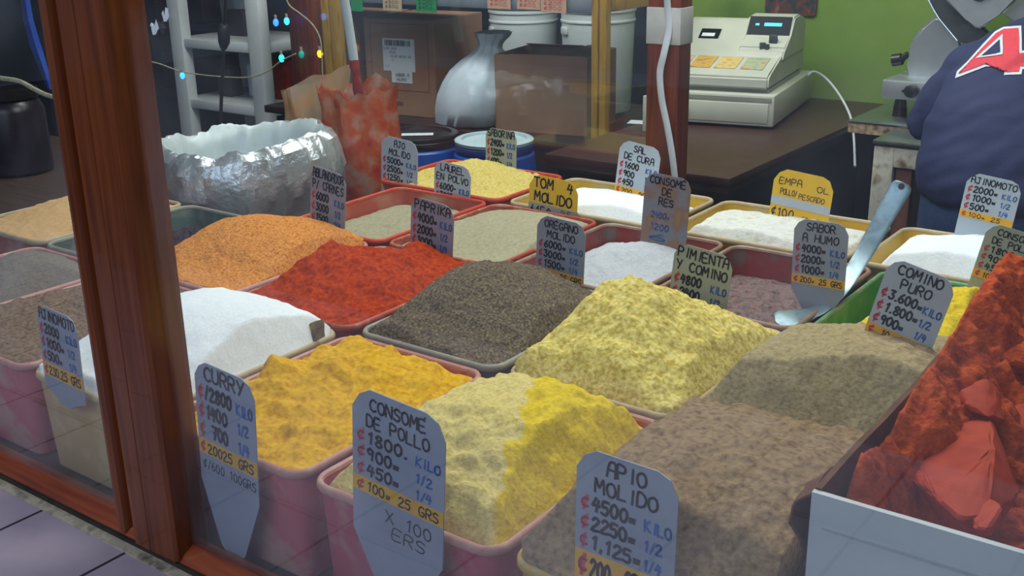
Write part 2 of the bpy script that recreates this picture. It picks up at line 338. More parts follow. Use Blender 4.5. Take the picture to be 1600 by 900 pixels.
def write(bm, s, x, z, h, stroke=.13, y=0.0, width=None, center=False, slope=0.0, rnd=None, dirx=1):
    """letters of height h, baseline at (x, z) on the plane y, as flat marker strokes"""
    rnd = rnd or random
    k = h / 6; tl = text_len(s) or 1; kx = (width / tl) if width else k * .92
    if center: x = x - tl * kx / 2
    cx = 0.0; hw = h * stroke / 2
    for c in s:
        ox = cx if c != "'" else cx - 3.6
        dy = rnd.uniform(-.25, .25); sh = rnd.uniform(-.04, .1)
        for st in G.get(c, []):
            if len(st) > 3: st = [tuple(p)[:2] for p in spline([(a, b, 0) for a, b in st], 3)]
            pts = [Vector((x + dirx * ((ox + px + sh * pz) * kx), 0, z + slope * (ox + px) * kx + (pz + dy) * k)) for px, pz in st]
            for a, b in zip(pts, pts[1:]):
                d = b - a
                if d.length < 1e-6: continue
                d.normalize(); nrm = Vector((-d.z, 0, d.x)) * hw; e = d * hw * .8
                q = [a - e - nrm, b + e - nrm, b + e + nrm, a - e + nrm]
                bm.faces.new([bm.verts.new((p.x, y, p.z)) for p in q])
        if c != "'": cx += W.get(c, 3.8) + 1.15
    return bm

# ================================================================== THE SETTING
WALLV = 3.2
bm = NB(); box(bm, -7.5, 3.2, -.02, 5.2, -.06, 0); struct('floor', bm, 'intfloor')
bm = NB(); box(bm, -9, 7, -8, -.02, -.07, -.01); struct('floor_street', bm, 'street')
bm = NB(); box(bm, -7.5, 3.2, -.1, 5.2, 2.75, 2.85); struct('ceiling', bm, 'ceil')
bm = NB(); box(bm, -1.02, 3.2, WALLV, WALLV + .1, 0, 2.75); struct('wall_back', bm, 'green')
bm = NB(); box(bm, -7.5, -1.0, 5.1, 5.2, 0, 2.75); box(bm, -1.1, -1.0, WALLV + .1, 5.1, 0, 2.75); struct('wall_rear', bm, 'navy')
bm = NB(); box(bm, -7.6, -7.5, -.1, 5.2, 0, 2.75); struct('wall_left', bm, 'navy')
bm = NB(); box(bm, 3.2, 3.3, -.1, 5.2, 0, 2.75); struct('wall_right', bm, 'green')
# tiled ledge below the window
def tile_mat():
    Mt = mat('pavement_tiles', ['#8d7f92', '#a395a4', '#b3a3ac'], .45, scale=7, spread=.3)
    N = Mt.node_tree.nodes; K = Mt.node_tree.links; b = N['Principled BSDF']
    ramp = [n for n in N if n.bl_idname == 'ShaderNodeValToRGB'][0]
    tc = [n for n in N if n.bl_idname == 'ShaderNodeTexCoord'][0]
    mp = N.new('ShaderNodeMapping'); mp.inputs['Location'].default_value = (.182, .0, 0); K.new(tc.outputs['Object'], mp.inputs[0])
    br = N.new('ShaderNodeTexBrick'); br.offset = 0; br.inputs['Scale'].default_value = 1; br.inputs['Mortar Size'].default_value = .0028
    br.inputs['Brick Width'].default_value = .197; br.inputs['Row Height'].default_value = .197; br.inputs['Mortar Smooth'].default_value = .1
    br.inputs['Mortar'].default_value = lin('#2c2230'); K.new(mp.outputs[0], br.inputs[0]); K.new(ramp.outputs[0], br.inputs['Color1']); K.new(ramp.outputs[0], br.inputs['Color2'])
    K.new(br.outputs['Color'], b.inputs['Base Color']); return Mt
M['tile'] = tile_mat()
LEDGE = RIM - .17
bm = NB(); box(bm, -3.5, 3.0, -.85, -.062, 0, LEDGE); struct('floor_ledge', bm, 'tile')
bm = NB(); box(bm, -3.5, 3.0, -.066, -.05, LEDGE - .05, LEDGE + .002); struct('trim_1', bm, 'cement')
bm = NB(); box(bm, -3.5, 3.0, -.0505, -.046, LEDGE - .05, LEDGE + .008); struct('trim_2', bm, 'gapshade')  # solid dark strip, stands in for the shade in the gap before the sill
# the window: sill, mullion, panes
bm = NB(); prismx(bm, [(-.046, LEDGE - .1), (-.046, LEDGE + .012), (-.041, LEDGE + .018), (-.028, LEDGE + .026), (-.0265, LEDGE + .028), (-.012, LEDGE + .028), (-.012, LEDGE - .1)], -3.5, 3.0)
struct('trim_3', bm, 'woodbar')
bm = NB()
z0, z1 = LEDGE + .012, 2.75
def stile(pts): # plan outline in u,v going up
    loft(bm, [[(u, v, z) for u, v in pts] for z in (z0, z1)], True, True)
stile([(-.024, -.028), (-.024, -.044), (-.020, -.049), (-.014, -.050), (-.008, -.047), (-.004, -.040), (.000, -.028)])
stile([(.000, -.028), (.002, -.034), (.012, -.036), (.016, -.036), (.020, -.051), (.024, -.054), (.056, -.054), (.0575, -.052), (.059, -.054), (.106, -.053), (.110, -.048), (.112, -.028), (.112, .002), (.0, .002)])
struct('trim_4', bm, 'wood', sm=30)
bm = NB(); box(bm, .112, 3.0, -.026, -.022, LEDGE + .024, 2.7); o = struct('window_1', bm, 'glass')
bm = NB(); box(bm, -3.5, -.002, -.027, -.023, LEDGE + .024, 2.7); struct('window_2', bm, 'glass')
bm = NB(); box(bm, -1.31, -.14, 1.626, 1.630, RIM - .02, 2.7); struct('window_3', bm, 'glass2')
def flecks(parent):
    for px_, py_, r in ((240, 43, .006), (258, 25, .0045)):
        u, v, z = atv(px_, py_, -.0275); b2 = NB(); rnd = random.Random(int(px_))
        tube(b2, [(u, v, z), (u, v + .0012, z)], r, 9)
        for vv in b2.verts: vv.co.x += rnd.uniform(-.0025, .0025); vv.co.z += rnd.uniform(-.005, .005)
        obj('paint_fleck', b2, 'paper', parent, (0, 0, 0), (0, 0, 0))
flecks(o)
# far-left posts of the display case
def post(u, label, wd):
    t = thing('wooden_post', label, 'post', u, 1.63, 0)
    b2 = NB(); box(b2, -wd / 2, wd / 2, -.03, .03, 0, 2.7, .003); obj('shaft', b2, 'postwood', t); return t
post(-1.355, 'reddish wooden post at far corner of the case beside coloured lights', .085)
pr = post(-.098, 'reddish brown wooden post wrapped in tape in front of the counter', .088)
b2 = NB(); zt0, zt1 = atv(1043, 70, 1.6)[2], atv(1043, 12, 1.6)[2]
box(b2, -.0465, .0465, -.0325, .0325, zt0, zt1, .002); tp = obj('tape_band', b2, 'tape', pr); tp['label'] = 'band of pale masking tape'
# white flat cable in front of that post
cp = [(1040, -40), (1043, 8), (1045, 45), (1037, 85), (1031, 115), (1034, 155), (1042, 195), (1049, 235), (1054, 275), (1058, 330)]
pts = []
for k, q in enumerate(cp):
    u, v, z = atv(q[0], q[1], 1.583 if not 1 <= k <= 2 else 1.5955); pts.append(Vector(L(u, v, z)))
b2 = NB(); sp = spline(pts, 5); tube(b2, sp, [(.009, .003)] * len(sp), 10, ref=Vector(A_)); tag(obj('cable', b2, 'cable_white'), 'flat white cable running down the taped wooden post', 'cable')

# the display table that carries the trays
t = thing('display_table', 'dark board table carrying the spice trays behind the window', 'table', 0, 0, 0)
b2 = NB(); box(b2, -2.9, 1.9, -.008, 1.57, TABLE - .035, TABLE, .003); obj('tabletop', b2, 'table', t)
for u in (-2.8, -.6, 1.8):
    for v in (.05, 1.5):
        b2 = NB(); box(b2, u - .03, u + .03, v - .03, v + .03, 0, TABLE - .035); obj('leg', b2, 'table', t)

# ================================================================== TRAYS AND POWDERS
TR = {}
def tray(key, u0, u1, v0, v1, body, rim, label, dz=0.0, depth=.13):
    hx, hy = (u1 - u0) / 2, (v1 - v0) / 2; cu, cv = (u0 + u1) / 2, (v0 + v1) / 2
    z = TABLE; H = RIM + dz - z
    t = thing('plastic_tray', label, 'tray', cu, cv, z, 0, 'rectangular plastic trays on the display table')
    r = .035; tp = .007 * H / .135
    def rr(inset, zz): return [(x, y, zz) for x, y in rrect(hx - inset, hy - inset, max(r - inset, .012), 6)]
    b2 = NB()
    loft(b2, [rr(.014 + tp, 0), rr(.009 + tp * .9, .006), rr(.009, H - .004), rr(.0115, H - .004), rr(.0115 + tp * .9, .008), rr(.018 + tp, .004)], True, True)
    obj('body', b2, body, t)
    b2 = NB(); prof = [(.0092, -.011), (.0052, -.0115), (.0038, -.009), (.0040, -.004), (.0058, -.001), (.0085, 0), (.0115, -.002), (.0125, -.006), (.0092, -.0075)]
    lp = [rr(i, H + zz) for i, zz in prof]; lp.append(lp[0]); loft(b2, lp); bmesh.ops.remove_doubles(b2, verts=b2.verts, dist=1e-6)
    obj('rim', b2, rim, t)
    TR[key] = dict(cu=cu, cv=cv, hx=hx - .0125, hy=hy - .0125, r=r - .012, H=H, tp=tp, z=z, mat=body)
    return t
def grid_tray(key, i, j, *a, **k): return tray(key, i * CU + .0025, (i + 1) * CU - .0025, j * CV + .0025, (j + 1) * CV - .0025, *a, **k)

def heap(key, label, mt, peaks, edge=-.012, name='powder_heap', cat='powder', amp=.0035, fr=70, lump=.0, lfr=14, seed=1, k=.016, N=None, slope=.62, rho=.035, floor=None, extra=None, over=0.0, openx=False, mt2=None, split=None):
    """peaks: (pixel x, pixel y, v across the rows[, slope, rho]) -> tops of the heap in the tray; edge = height at the walls relative to the rim"""
    T = TR[key]; hx, hy = T['hx'], T['hy']
    if edge < 0: sh = -edge / T['H'] * (T['tp'] + .002) + .0005; hx -= sh; hy -= sh
    hx += over; hy += over; hx -= .0012; hy -= .0012
    nx = N or max(60, int(hx * 2 / .0030)); ny = max(60, int(hy * 2 / .0030))
    p, q = np.meshgrid(np.linspace(-1, 1, nx), np.linspace(-1, 1, ny))
    x = p * hx; y = q * hy; r = T['r'] + over
    dx = np.abs(x) - (hx - r); dy = np.abs(y) - (hy - r); mk = (dx > 0) & (dy > 0)
    mm = np.maximum(dx, dy); nn = np.sqrt(dx * dx + dy * dy) + 1e-9; s = np.where(mk, mm / nn, 1)
    x = np.where(mk, np.sign(x) * (hx - r + dx * s), x); y = np.where(mk, np.sign(y) * (hy - r + dy * s), y)
    wv = 1 + (over > 0) * .03 * (fbm(x * 14 + seed, y * 14, seed + 40, 3) - .6); x = x * wv; y = y * wv
    base = edge if floor is None else floor
    h = np.full_like(x, base); acc = np.exp(h / k)
    for pk in peaks:
        u, v, z = atv(pk[0], pk[1], pk[2]); z -= RIM + .004; sl = pk[3] if len(pk) > 3 else slope; ro = pk[4] if len(pk) > 4 else rho
        an = pk[5] if len(pk) > 5 else 1.0
        d = np.sqrt(((x - (u - T['cu'])) * an) ** 2 + (y - (v - T['cv'])) ** 2 + ro * ro) - ro
        wob = 1 + .7 * (fbm(x * 9 + seed, y * 9 - seed, seed + 5, 3) - .5)
        acc += np.exp((z - sl * d * wob) / k)
    h = np.log(acc) * k
    # keep inside the walls: fall to the edge height
    ed = np.minimum(hx - np.abs(x), hy - np.abs(y)); ww = np.clip(ed / .018, 0, 1); ww = ww * ww * (3 - 2 * ww)
    ed_t = np.minimum(hx + x, hy - np.abs(y)) if openx else ed
    top = edge + np.clip(ed_t, 0, 1) * 1.5 + .001
    if floor is None: h = np.minimum(h, top)
    if extra is not None: h = h + extra(x, y) * ww
    f1 = fbm(x * fr + seed * 7, y * fr + seed * 3, seed, 4) - .5; f2 = fbm(x * lfr + seed, y * lfr, seed + 9, 3) - .5; f4 = np.maximum(vn(x * fr * 1.3 + 9, y * fr * 1.3, seed + 50) - .5, 0)
    f3 = np.maximum(vn(x * fr * .55 + 3, y * fr * .55, seed + 20) - .62, 0)
    h = h + (f1 * amp * 2.6 + f3 * amp * 4 + f4 * amp * 1.6 + f2 * lump * 2) * (.35 + .65 * ww)
    z = h + RIM - T['z']
    z = np.maximum(z, .012)
    V = np.stack([x, y, z], -1).reshape(-1, 3)
    idx = np.arange(nx * ny).reshape(ny, nx)
    faces = np.stack([idx[:-1, :-1], idx[:-1, 1:], idx[1:, 1:], idx[1:, :-1]], -1).reshape(-1, 4).tolist()
    ring = list(idx[0, :]) + list(idx[1:, -1]) + list(idx[-1, -2::-1]) + list(idx[-2:0:-1, 0])
    n0 = len(V); zb = .010; low = []
    f = (hx - T['tp'] - .006) / hx
    fy = (hy - T['tp'] - .006) / hy
    for e in ring: low.append((V[e, 0] * f, V[e, 1] * fy, zb))
    V = np.vstack([V, low]); n = len(ring)
    for k2 in range(n): faces.append([ring[(k2 + 1) % n], ring[k2], n0 + k2, n0 + (k2 + 1) % n])
    faces.append([n0 + k2 for k2 in range(n)][::-1])
    me = bpy.data.meshes.new(name); me.from_pydata(V.tolist(), [], faces); me.update(); me.materials.append(mt)
    if mt2:
        me.materials.append(mt2)
        xf, yf = x[:-1, :-1].ravel(), y[:-1, :-1].ravel()
        sel = split(xf, yf)
        mi = np.zeros(len(faces), dtype=np.int32); mi[:len(sel)] = sel; me.polygons.foreach_set('material_index', mi)
    me.polygons.foreach_set('use_smooth', [True] * len(faces))
    o = link(name, me); o.location = L(T['cu'], T['cv'], T['z']); o.rotation_euler = (0, 0, YAW)
    tag(o, label, cat, 'heaps of ground spices in trays'); return o

m_pink = tray_mat('pink_tray', '#b8525c', '#b8867a'); m_crim = tray_mat('crimson_tray', '#a83a50', '#b07868')
m_red = tray_mat('red_tray', '#9c3226', '#a88470'); m_orange = tray_mat('red_orange_tray', '#c43a1c', '#c0622c')
m_peach = tray_mat('dusty_red_tray', '#b0503c', '#b59078', .2, 9); m_beige = tray_mat('beige_tray', '#b89868', '#c4ab80')
m_greyt = tray_mat('grey_green_tray', '#6c7268', '#85877c'); m_green = tray_mat('green_tray', '#128a3a', '#4a9a54', .1)
m_yel = tray_mat('yellow_tray', '#c49a14', '#b8a468', .14); m_dkred = tray_mat('stained_red_tray', '#8a2c28', '#6e5a56', .16, 16)
m_cream = tray_mat('cream_tray', '#b8ac8c', '#c4b898'); m_dkgreen = tray_mat('grey_green_tray_deep', '#4e6256', '#7c8276', .14)
m_ptan = tray_mat('yellow_rim_tray', '#b88a2c', '#b89c58')
R_ = {k: tray_mat('rim_' + k, a, b, .2, 40) for k, a, b in (('pink', '#b88078', '#c0a48c'), ('yellow', '#b8962c', '#b8aa84'), ('red', '#a8432c', '#b08468'), ('grey', '#8e8c7c', '#a49e88'), ('green', '#5c9a68', '#a49a80'), ('orange', '#c23c20', '#b86038'), ('dusty', '#94705c', '#a08c78'), ('cream', '#b4a078', '#c2b494'))}
p_curry = powder('curry_powder', ['#b88404', '#d0a010', '#dab030'], 120)
p_consome = powder('pale_bouillon', ['#b8a45c', '#ccba72', '#d4c684'], 200)
p_yellow = powder('yellow_bouillon', ['#c0a010', '#d4b820', '#d8c038'], 160)
p_light = powder('pale_yellow_powder', ['#ae9a44', '#ccb964', '#dace84'], 150, .15)
p_apio = powder('brown_celery_powder', ['#6a543c', '#8a7254', '#988262'], 130)
p_comino = powder('cumin_powder', ['#857654', '#9c8c66', '#a89874'], 160)
p_dark = powder('dark_pepper_powder', ['#312a26', '#544a3e', '#685c4c', '#8a7a50'], 240, .2)
p_papr = powder('paprika', ['#822600', '#a23200', '#b44408'], 130, .2)
p_orange = powder('orange_seasoning', ['#a65e1e', '#c8823c', '#d49650'], 220, .17)
p_brown = powder('coarse_brown_herb', ['#4c3a2c', '#74604c', '#8a7660'], 170, .24)
p_grey = powder('grey_brown_powder', ['#6c665e', '#827a70'], 260)
p_white = powder('white_crystals', ['#dae3e8', '#eaf0f3'], 300, bump=.25)
p_flour = powder('white_flour', ['#c2c4bc', '#d4d6d0', '#b8b098'], 60, .3, bump=.5)
p_peachp = powder('peach_powder', ['#c49a64', '#d2ae7c'], 200, bump=.3)
p_oreg = powder('grey_green_powder', ['#8f8a6e', '#a49e82'], 140, bump=.2)
p_salt = powder('grey_white_salt', ['#a4a8ac', '#b8bcc0', '#8c9094'], 420, .26)
p_smoke = powder('purple_brown_powder', ['#4a3a3a', '#6e5a58', '#7c6a66', '#8a5448'], 110, .22)
p_clove = powder('dark_cloves', ['#1c141a', '#3a2c34', '#4a3c42'], 120, .2, bump=1)
p_cream = powder('cream_powder', ['#a8946c', '#bca880'], 200)
p_ajo = powder('garlic_powder', ['#b8a250', '#cab664', '#d4c478'], 160)

# front row
grid_tray('grey', -3, 0, m_pink, R_['pink'], 'pink tray of grey powder at far left behind the window pane')
grid_tray('brown', -2, 0, m_pink, R_['pink'], 'pink tray of coarse brown herb behind the left window pane')
grid_tray('white', -1, 0, m_beige, R_['cream'], 'beige tray of white crystals behind the wooden mullion')
grid_tray('curry', 0, 0, m_pink, R_['pink'], 'pink tray full of orange yellow curry at the front window')
grid_tray('consome', 1, 0, m_crim, R_['pink'], 'crimson tray of pale and yellow bouillon at the front window')
grid_tray('apio', 2, 0, m_ptan, R_['yellow'], 'yellow rimmed tray of brown ground celery at the front')
# second row
grid_tray('peach', -4, 1, m_red, R_['cream'], 'red tray of peach coloured powder at the far left back')
grid_tray('clove', -3, 1, m_dkgreen, R_['grey'], 'green grey tray nearly empty with dark cloves by the foil sack')
grid_tray('orange', -2, 1, m_crim, R_['pink'], 'pinkish tray under the orange seasoning heap beside the red paprika')
grid_tray('paprika', -1, 1, m_red, R_['red'], 'red tray under the deep red paprika heap')
grid_tray('dark', 0, 1, m_greyt, R_['grey'], 'grey green tray under the dark brown pepper heap')
grid_tray('light', 1, 1, m_cream, R_['cream'], 'cream rimmed tray under the tall pale yellow heap')
grid_tray('comino', 2, 1, m_cream, R_['dusty'], 'dusty tray under the tan cumin heap beside the red paste carton')
# third row
grid_tray('laurel', -2, 2, m_peach, R_['orange'], 'dusty red tray almost empty with grey green bay powder')
grid_tray('oregano', -1, 2, m_peach, R_['red'], 'dusty red tray of smooth grey green oregano powder')
grid_tray('salt', 0, 2, m_dkred, R_['dusty'], 'stained red tray holding grey white salt in the middle')
grid_tray('smoke', 1, 2, m_dkred, R_['dusty'], 'stained red tray of purple brown powder with the ladle in it')
grid_tray('green', 2, 2, m_green, R_['green'], 'bright green tray half full of yellow bouillon')
# back row, trays turned the other way
tray('ajo', -.69, -.298, 1.196, 1.492, m_orange, R_['orange'], 'red orange tray of pale yellow garlic powder at the back')
tray('cura', -.286, .122, 1.196, 1.492, m_yel, R_['cream'], 'yellow tray of bright white curing salt at the back')
tray('flour', .134, .530, 1.196, 1.492, m_yel, R_['cream'], 'yellow tray of lumpy white flour at the back')
tray('msg', .542, .938, 1.196, 1.492, m_yel, R_['cream'], 'yellow tray of smooth white crystals at the back right')

heap('grey', 'smooth grey brown powder heap at far left of the window', p_grey, [(30, 392, .25)], -.03, seed=2, amp=.002)
heap('brown', 'coarse brown herb heap left of the wooden mullion', p_brown, [(70, 432, .27, .5), (10, 470, .15, .5)], -.004, seed=3, amp=.004)
heap('white', 'large white crystal heap right behind the wooden mullion', p_white, [(325, 464, .24, .50, .09), (270, 480, .2, .5, .08)], -.006, over=.005, seed=4, amp=.0012, fr=50)
heap('curry', 'bright orange yellow curry powder heap in pink tray', p_curry, [(455, 556, .26, .45, .06), (420, 575, .2, .45, .05), (600, 556, .33, .35, .06)], -.018, seed=5, amp=.0085, fr=34, lump=.008)
heap('consome', 'bouillon heap half cream and half bright yellow in crimson tray', p_consome, [(850, 612, .27, .45, .05), (720, 645, .16, .42, .06), (800, 640, .2, .4, .06)], -.026, seed=6, amp=.006, fr=52, lump=.005,
     mt2=p_yellow, split=lambda x, y: (x + .5 * (y - .02) + .04 * (fbm(x * 30, y * 30, 3) - .5) > .03).astype(np.int32))
heap('apio', 'coarse brown ground celery heap at the front right', p_apio, [(1110, 662, .26, .36, .06), (1190, 690, .22, .36, .06), (1080, 705, .15, .4, .05), (1235, 745, .16, .4, .06)], .004, over=.006, openx=True, seed=7, amp=.004, fr=55, lump=.004)
heap('peach', 'peach coloured powder heap at the far left back', p_peachp, [(110, 312, .62, .35, .08)], -.01, seed=8, amp=.002)
heap('clove', 'small dark pile of cloves in the green grey tray', p_clove, [(300, 362, .60, .5, .03), (265, 375, .55, .5, .03)], -.06, seed=9, amp=.007, fr=60, name='clove_pile', cat='cloves')
heap('orange', 'large orange seasoning heap beside the red paprika', p_orange, [(395, 338, .62, .52, .05), (470, 345, .68, .55, .04), (345, 352, .58, .5, .05)], -.004, over=.005, seed=10, amp=.002)
heap('paprika', 'deep red crumbly paprika heap with two humps', p_papr, [(508, 374, .60, .75, .02), (640, 393, .70, .55, .05), (560, 420, .58, .45, .06)], -.008, over=.005, seed=11, amp=.0085, fr=40, lump=.006)
heap('dark', 'dark brown speckled pepper heap in the centre', p_dark, [(745, 413, .60, .52, .05), (800, 420, .68, .5, .05)], -.020, over=.005, seed=12, amp=.0025, fr=90)
heap('light', 'tall pale yellow powder heap in the middle of the display', p_light, [(990, 436, .57, .62, .02), (1020, 492, .58, .5, .05), (900, 490, .55, .5, .05)], -.004, over=.005, seed=13, amp=.006, fr=52, lump=.005)
heap('comino', 'tan cumin powder heap with the cumin tag stuck in', p_comino, [(1275, 528, .60, .40, .07), (1400, 528, .64, .45, .05), (1370, 545, .5, .42, .05), (1200, 560, .5, .45, .05), (1380, 600, .42, .4, .05)], .008, over=.006, openx=True, seed=14, amp=.0035, fr=60, lump=.003)
heap('laurel', 'thin layer of grey green bay powder in dusty red tray', p_oreg, [(690, 338, 1.08, .25, .05)], -.045, seed=15, amp=.002)
heap('oregano', 'smooth grey green oregano heap behind the paprika tag', p_oreg, [(815, 338, 1.05, .3, .06), (720, 372, .95, .3, .06)], -.022, seed=16, amp=.0008, fr=40, lump=.006)
heap('salt', 'grey white salt heap in the stained red tray', p_salt, [(995, 378, 1.03, .45, .03)], -.05, seed=17, amp=.0018)
heap('smoke', 'purple brown smoke seasoning lying low in stained tray', p_smoke, [(1165, 455, 1.0, .4, .05)], -.062, seed=18, amp=.005, fr=70)
heap('green', 'bright yellow bouillon heap sloping in the green tray', p_yellow, [(1520, 452, 1.02, .55, .04), (1440, 470, .96, .5, .04)], -.075, seed=19, amp=.004)
heap('ajo', 'pale yellow crumbly garlic powder heap at the back left', p_ajo, [(738, 250, 1.38, .55, .03), (760, 262, 1.36, .5, .05)], -.012, seed=20, amp=.004, fr=60)
heap('cura', 'brilliant white curing salt heap in yellow tray', p_white, [(925, 298, 1.34, .35, .03), (1000, 318, 1.30, .3, .05), (960, 318, 1.28, .3, .05)], -.05, seed=21, amp=.0012, fr=40)
heap('flour', 'lumpy white flour heap in yellow tray', p_flour, [(1125, 340, 1.33, .3, .06), (1230, 350, 1.33, .3, .06), (1180, 360, 1.27, .3, .06)], -.05, seed=22, amp=.003, fr=40, lump=.006)
heap('msg', 'smooth white crystal heap at back right under the tag', p_white, [(1530, 372, 1.34, .35, .05), (1420, 386, 1.33, .3, .05), (1480, 400, 1.27, .3, .05)], -.05, seed=23, amp=.0015, fr=40)

# ================================================================== PRICE TAGS
def pricetag(label, tl, tr, v, card, titles, prices, strip=None, below=None, length=2.15, fade=False, stripmat='strip', rowh=.185, yscale=1.0, tipw=.36, straight=1.45, start=.2, dcard=None, extra=None, lean=0.0, seed=0):
    rf = {1: .98, 2: .93, 3: .77, 4: .87, 5: 1.06, 6: .92, 7: 1.04, 9: .92, 10: .85, 12: .83, 13: .8, 14: .84, 15: .88, 16: .88, 18: .84, 19: .8}.get(seed, 1.0)
    rowh *= rf; start = .13
    p = np.array(L(*atv(tl[0], tl[1], v))); q = np.array(L(*atv(tr[0], tr[1], v)))
    X = q - p; wd = np.linalg.norm(X); X /= wd
    Y = B_ * math.cos(lean) - np.array([0, 0, 1]) * 0; Y = Y - X * (Y @ X); Y /= np.linalg.norm(Y)
    Z = np.cross(X, Y)
    length = min(length, ((p[2] + q[2]) / 2 - TABLE - .012) / (wd * Z[2]))
    t = link('price_tag', None); t.empty_display_size = .03
    base = (p + q) / 2 - Z * wd * length
    mw = Matrix(((X[0], Y[0], Z[0], base[0]), (X[1], Y[1], Z[1], base[1]), (X[2], Y[2], Z[2], base[2]), (0, 0, 0, 1)))
    t.matrix_world = mw
    tag(t, label, 'price tag', 'handwritten price tags in the spice trays')
    s = wd; top = length * s; th = .0012
    def P(x, y): return ((x - .5) * s, top - y * s)
    c = .2
    outline = [P(c, 0), P(1 - c, 0), P(1 - .08, .05), P(1, c), P(1, straight), P(.5 + tipw / 2, length - .06), P(.5 + tipw / 2 - .06, length), P(.5 - tipw / 2 + .06, length), P(.5 - tipw / 2, length - .06), P(0, straight), P(0, c), P(.08, .07)]
    b2 = NB(); prism(b2, outline, 0, th); obj('plate', b2, card, t, sm=0)
    yf = -.0004
    rnd = random.Random(seed + int(tl[0]))
    ink, red, blue = NB(), NB(), NB()
    y = start
    for line in titles:
        hh = rowh * .68 * yscale; wid = min(text_len(line) * hh / 6 * 1.0, .86) * s
        x0, z0 = P(.5, y + hh / 2); write(ink, line, x0, z0, hh * s, .185, yf, wid, True, 0, rnd); y += rowh * 1.02 * yscale
    for num, unit in prices:
        hh = rowh * .66 * yscale
        a, z = P(.055, y + hh / 2); write(red, '¢', a, z, hh * s, .19, yf, .085 * s, False, 0, rnd)
        a, z = P(.17, y + hh / 2); write(ink, num, a, z, hh * s, .23, yf, min(.088 * len(num), .5) * s, False, 0, rnd)
        a, z = P(.70, y + hh * .62); write(blue, unit, a, z, hh * s * .8, .21, yf, (.25 if unit == 'KILO' else .17) * s, False, 0, rnd); y += rowh * yscale
    if strip:
        sy0, sy1, stx = strip; s_off = (y - rowh * .42) - sy0; sy1 = sy0 + (sy1 - sy0) * (.5 + .5 * rf) + s_off; sy0 += s_off
        if below: below = [(b_[0] + s_off,) + tuple(b_[1:]) for b_ in below]
        b2 = NB(); a, z1_ = P(0.003, sy0); b_, z0_ = P(.997, sy1); box(b2, a, b_, -.0006, .0002, z0_, z1_); obj('price_strip', b2, stripmat, t, sm=0)
        hh = (sy1 - sy0) * .62; a, z = P(.05, sy0 + (sy1 - sy0) * .8); write(red, '¢', a, z, hh * s, .2, -.0009, .085 * s, False, 0, rnd)
        a, z = P(.17, sy0 + (sy1 - sy0) * .82); write(ink, stx, a, z, hh * s, .17, -.0009, min(.085 * len(stx), .78) * s, False, 0, rnd)
    if below:
        for by, bt, bx, bw in below:
            a, z = P(bx, by); write(ink, bt, a, z, .11 * s, .12, yf, bw * s, False, 0, rnd)
    if extra: extra(t, P, s, ink, red, blue)
    if len(ink.verts): o = obj('lettering', ink, 'inkfade' if fade else 'ink', t, sm=0)
    if len(red.verts): o = obj('lettering', red, 'inkred', t, sm=0); o['label'] = 'red marker currency signs'
    if len(blue.verts): o = obj('lettering', blue, 'inkfblue' if fade else 'inkblue', t, sm=0); o['label'] = 'blue marker unit words'
    return t
std = lambda a, b, c: [(a, 'KILO'), (b, '1/2'), (c, '1/4')]
pricetag('grey tag left of the wooden mullion in front of the white crystals', (55, 473), (118, 500), -.006, 'tag', ['AJINOMOTO'], std('2000', '1000=', '500='), (1.10, 1.32, '230.25 GRS'), length=1.55, straight=1.36, rowh=.225, seed=1)
pricetag('grey tag lettered CURRY hanging in front of the pink tray', (302, 559), (396, 600), -.008, 'tag', ['CURRY'], [('/2800', 'KILO'), ('1400', '1/2'), (' 700', '1/4')], (1.22, 1.42, '20025 GRS'), [(1.60, '¢/600 100GRS', .06, .9)], length=2.42, straight=1.55, rowh=.26, tipw=.42, seed=2)
pricetag('grey tag lettered CONSOMÉ DE POLLO hanging on the crimson tray', (550, 598), (697, 658), -.008, 'tag', ['CONSOME\'', 'DE POLLO'], std('1800.', '900=', '450='), (1.10, 1.26, '100= 25 GRS'), [(1.43, 'X 100', .38, .5), (1.58, 'ERS', .45, .36)], length=2.0, straight=1.38, rowh=.2, tipw=.36, seed=3)
pricetag('large grey tag lettered APIO MOLIDO in front of brown celery powder', (902, 695), (1062, 748), .004, 'tag', ['APIO', 'MOLIDO'], std('4500=', '2250=', '1,125='), (1.18, 1.5, '200= 25 GRS'), length=1.72, straight=1.55, rowh=.222, seed=4)
pricetag('grey tag lettered COMINO PURO stuck in the tan cumin', (1392, 400), (1497, 442), .62, 'tagpale', ['COMINO', 'PURO'], std('3.600=', '1.800=', '900='), (1.06, 1.22, ' 10= 25 GRS'), length=1.55, straight=1.36, rowh=.195, seed=5)
pricetag('greenish tag lettered PIMIENTA Y COMINO behind the pale yellow heap', (1056, 377), (1147, 403), .83, 'taggreen', ['PIMIENTA', 'Y COMINO'], std('4800', '2400', '1200'), None, length=1.75, straight=1.25, rowh=.235, seed=6)
pricetag('grey tag lettered SABOR A HUMO standing in the purple brown powder', (1242, 340), (1327, 352), .92, 'tag', ['SABOR', 'A HUMO'], std('4000=', '2000=', '1000='), (1.03, 1.19, '200= 25 GRS'), length=1.9, straight=1.3, rowh=.19, seed=7)
pricetag('stained faded tag lettered CONSOMÉ DE RES behind the salt', (1009, 267), (1081, 282), 1.12, 'tagdirty', ['CONSOME\'', 'DE', 'RES'], [], None, length=1.85, straight=1.62, rowh=.2, seed=8, tipw=.6,
         extra=lambda t, P, s, i, r, b: [write(b, x, *P(.2, y), .12 * s, .17, -.0004, .4 * s) for x, y in (('2400=', .88), ('1200', 1.12), ('6', 1.34))])
pricetag('pale tag lettered SAL DE CURA standing behind the curing salt', (970, 217), (1034, 234), 1.44, 'tagpale', ['SAL', 'DE CURA'], std('1600', '900', '450'), (1.08, 1.26, '200. 00'), length=1.9, straight=1.4, rowh=.205, seed=9)
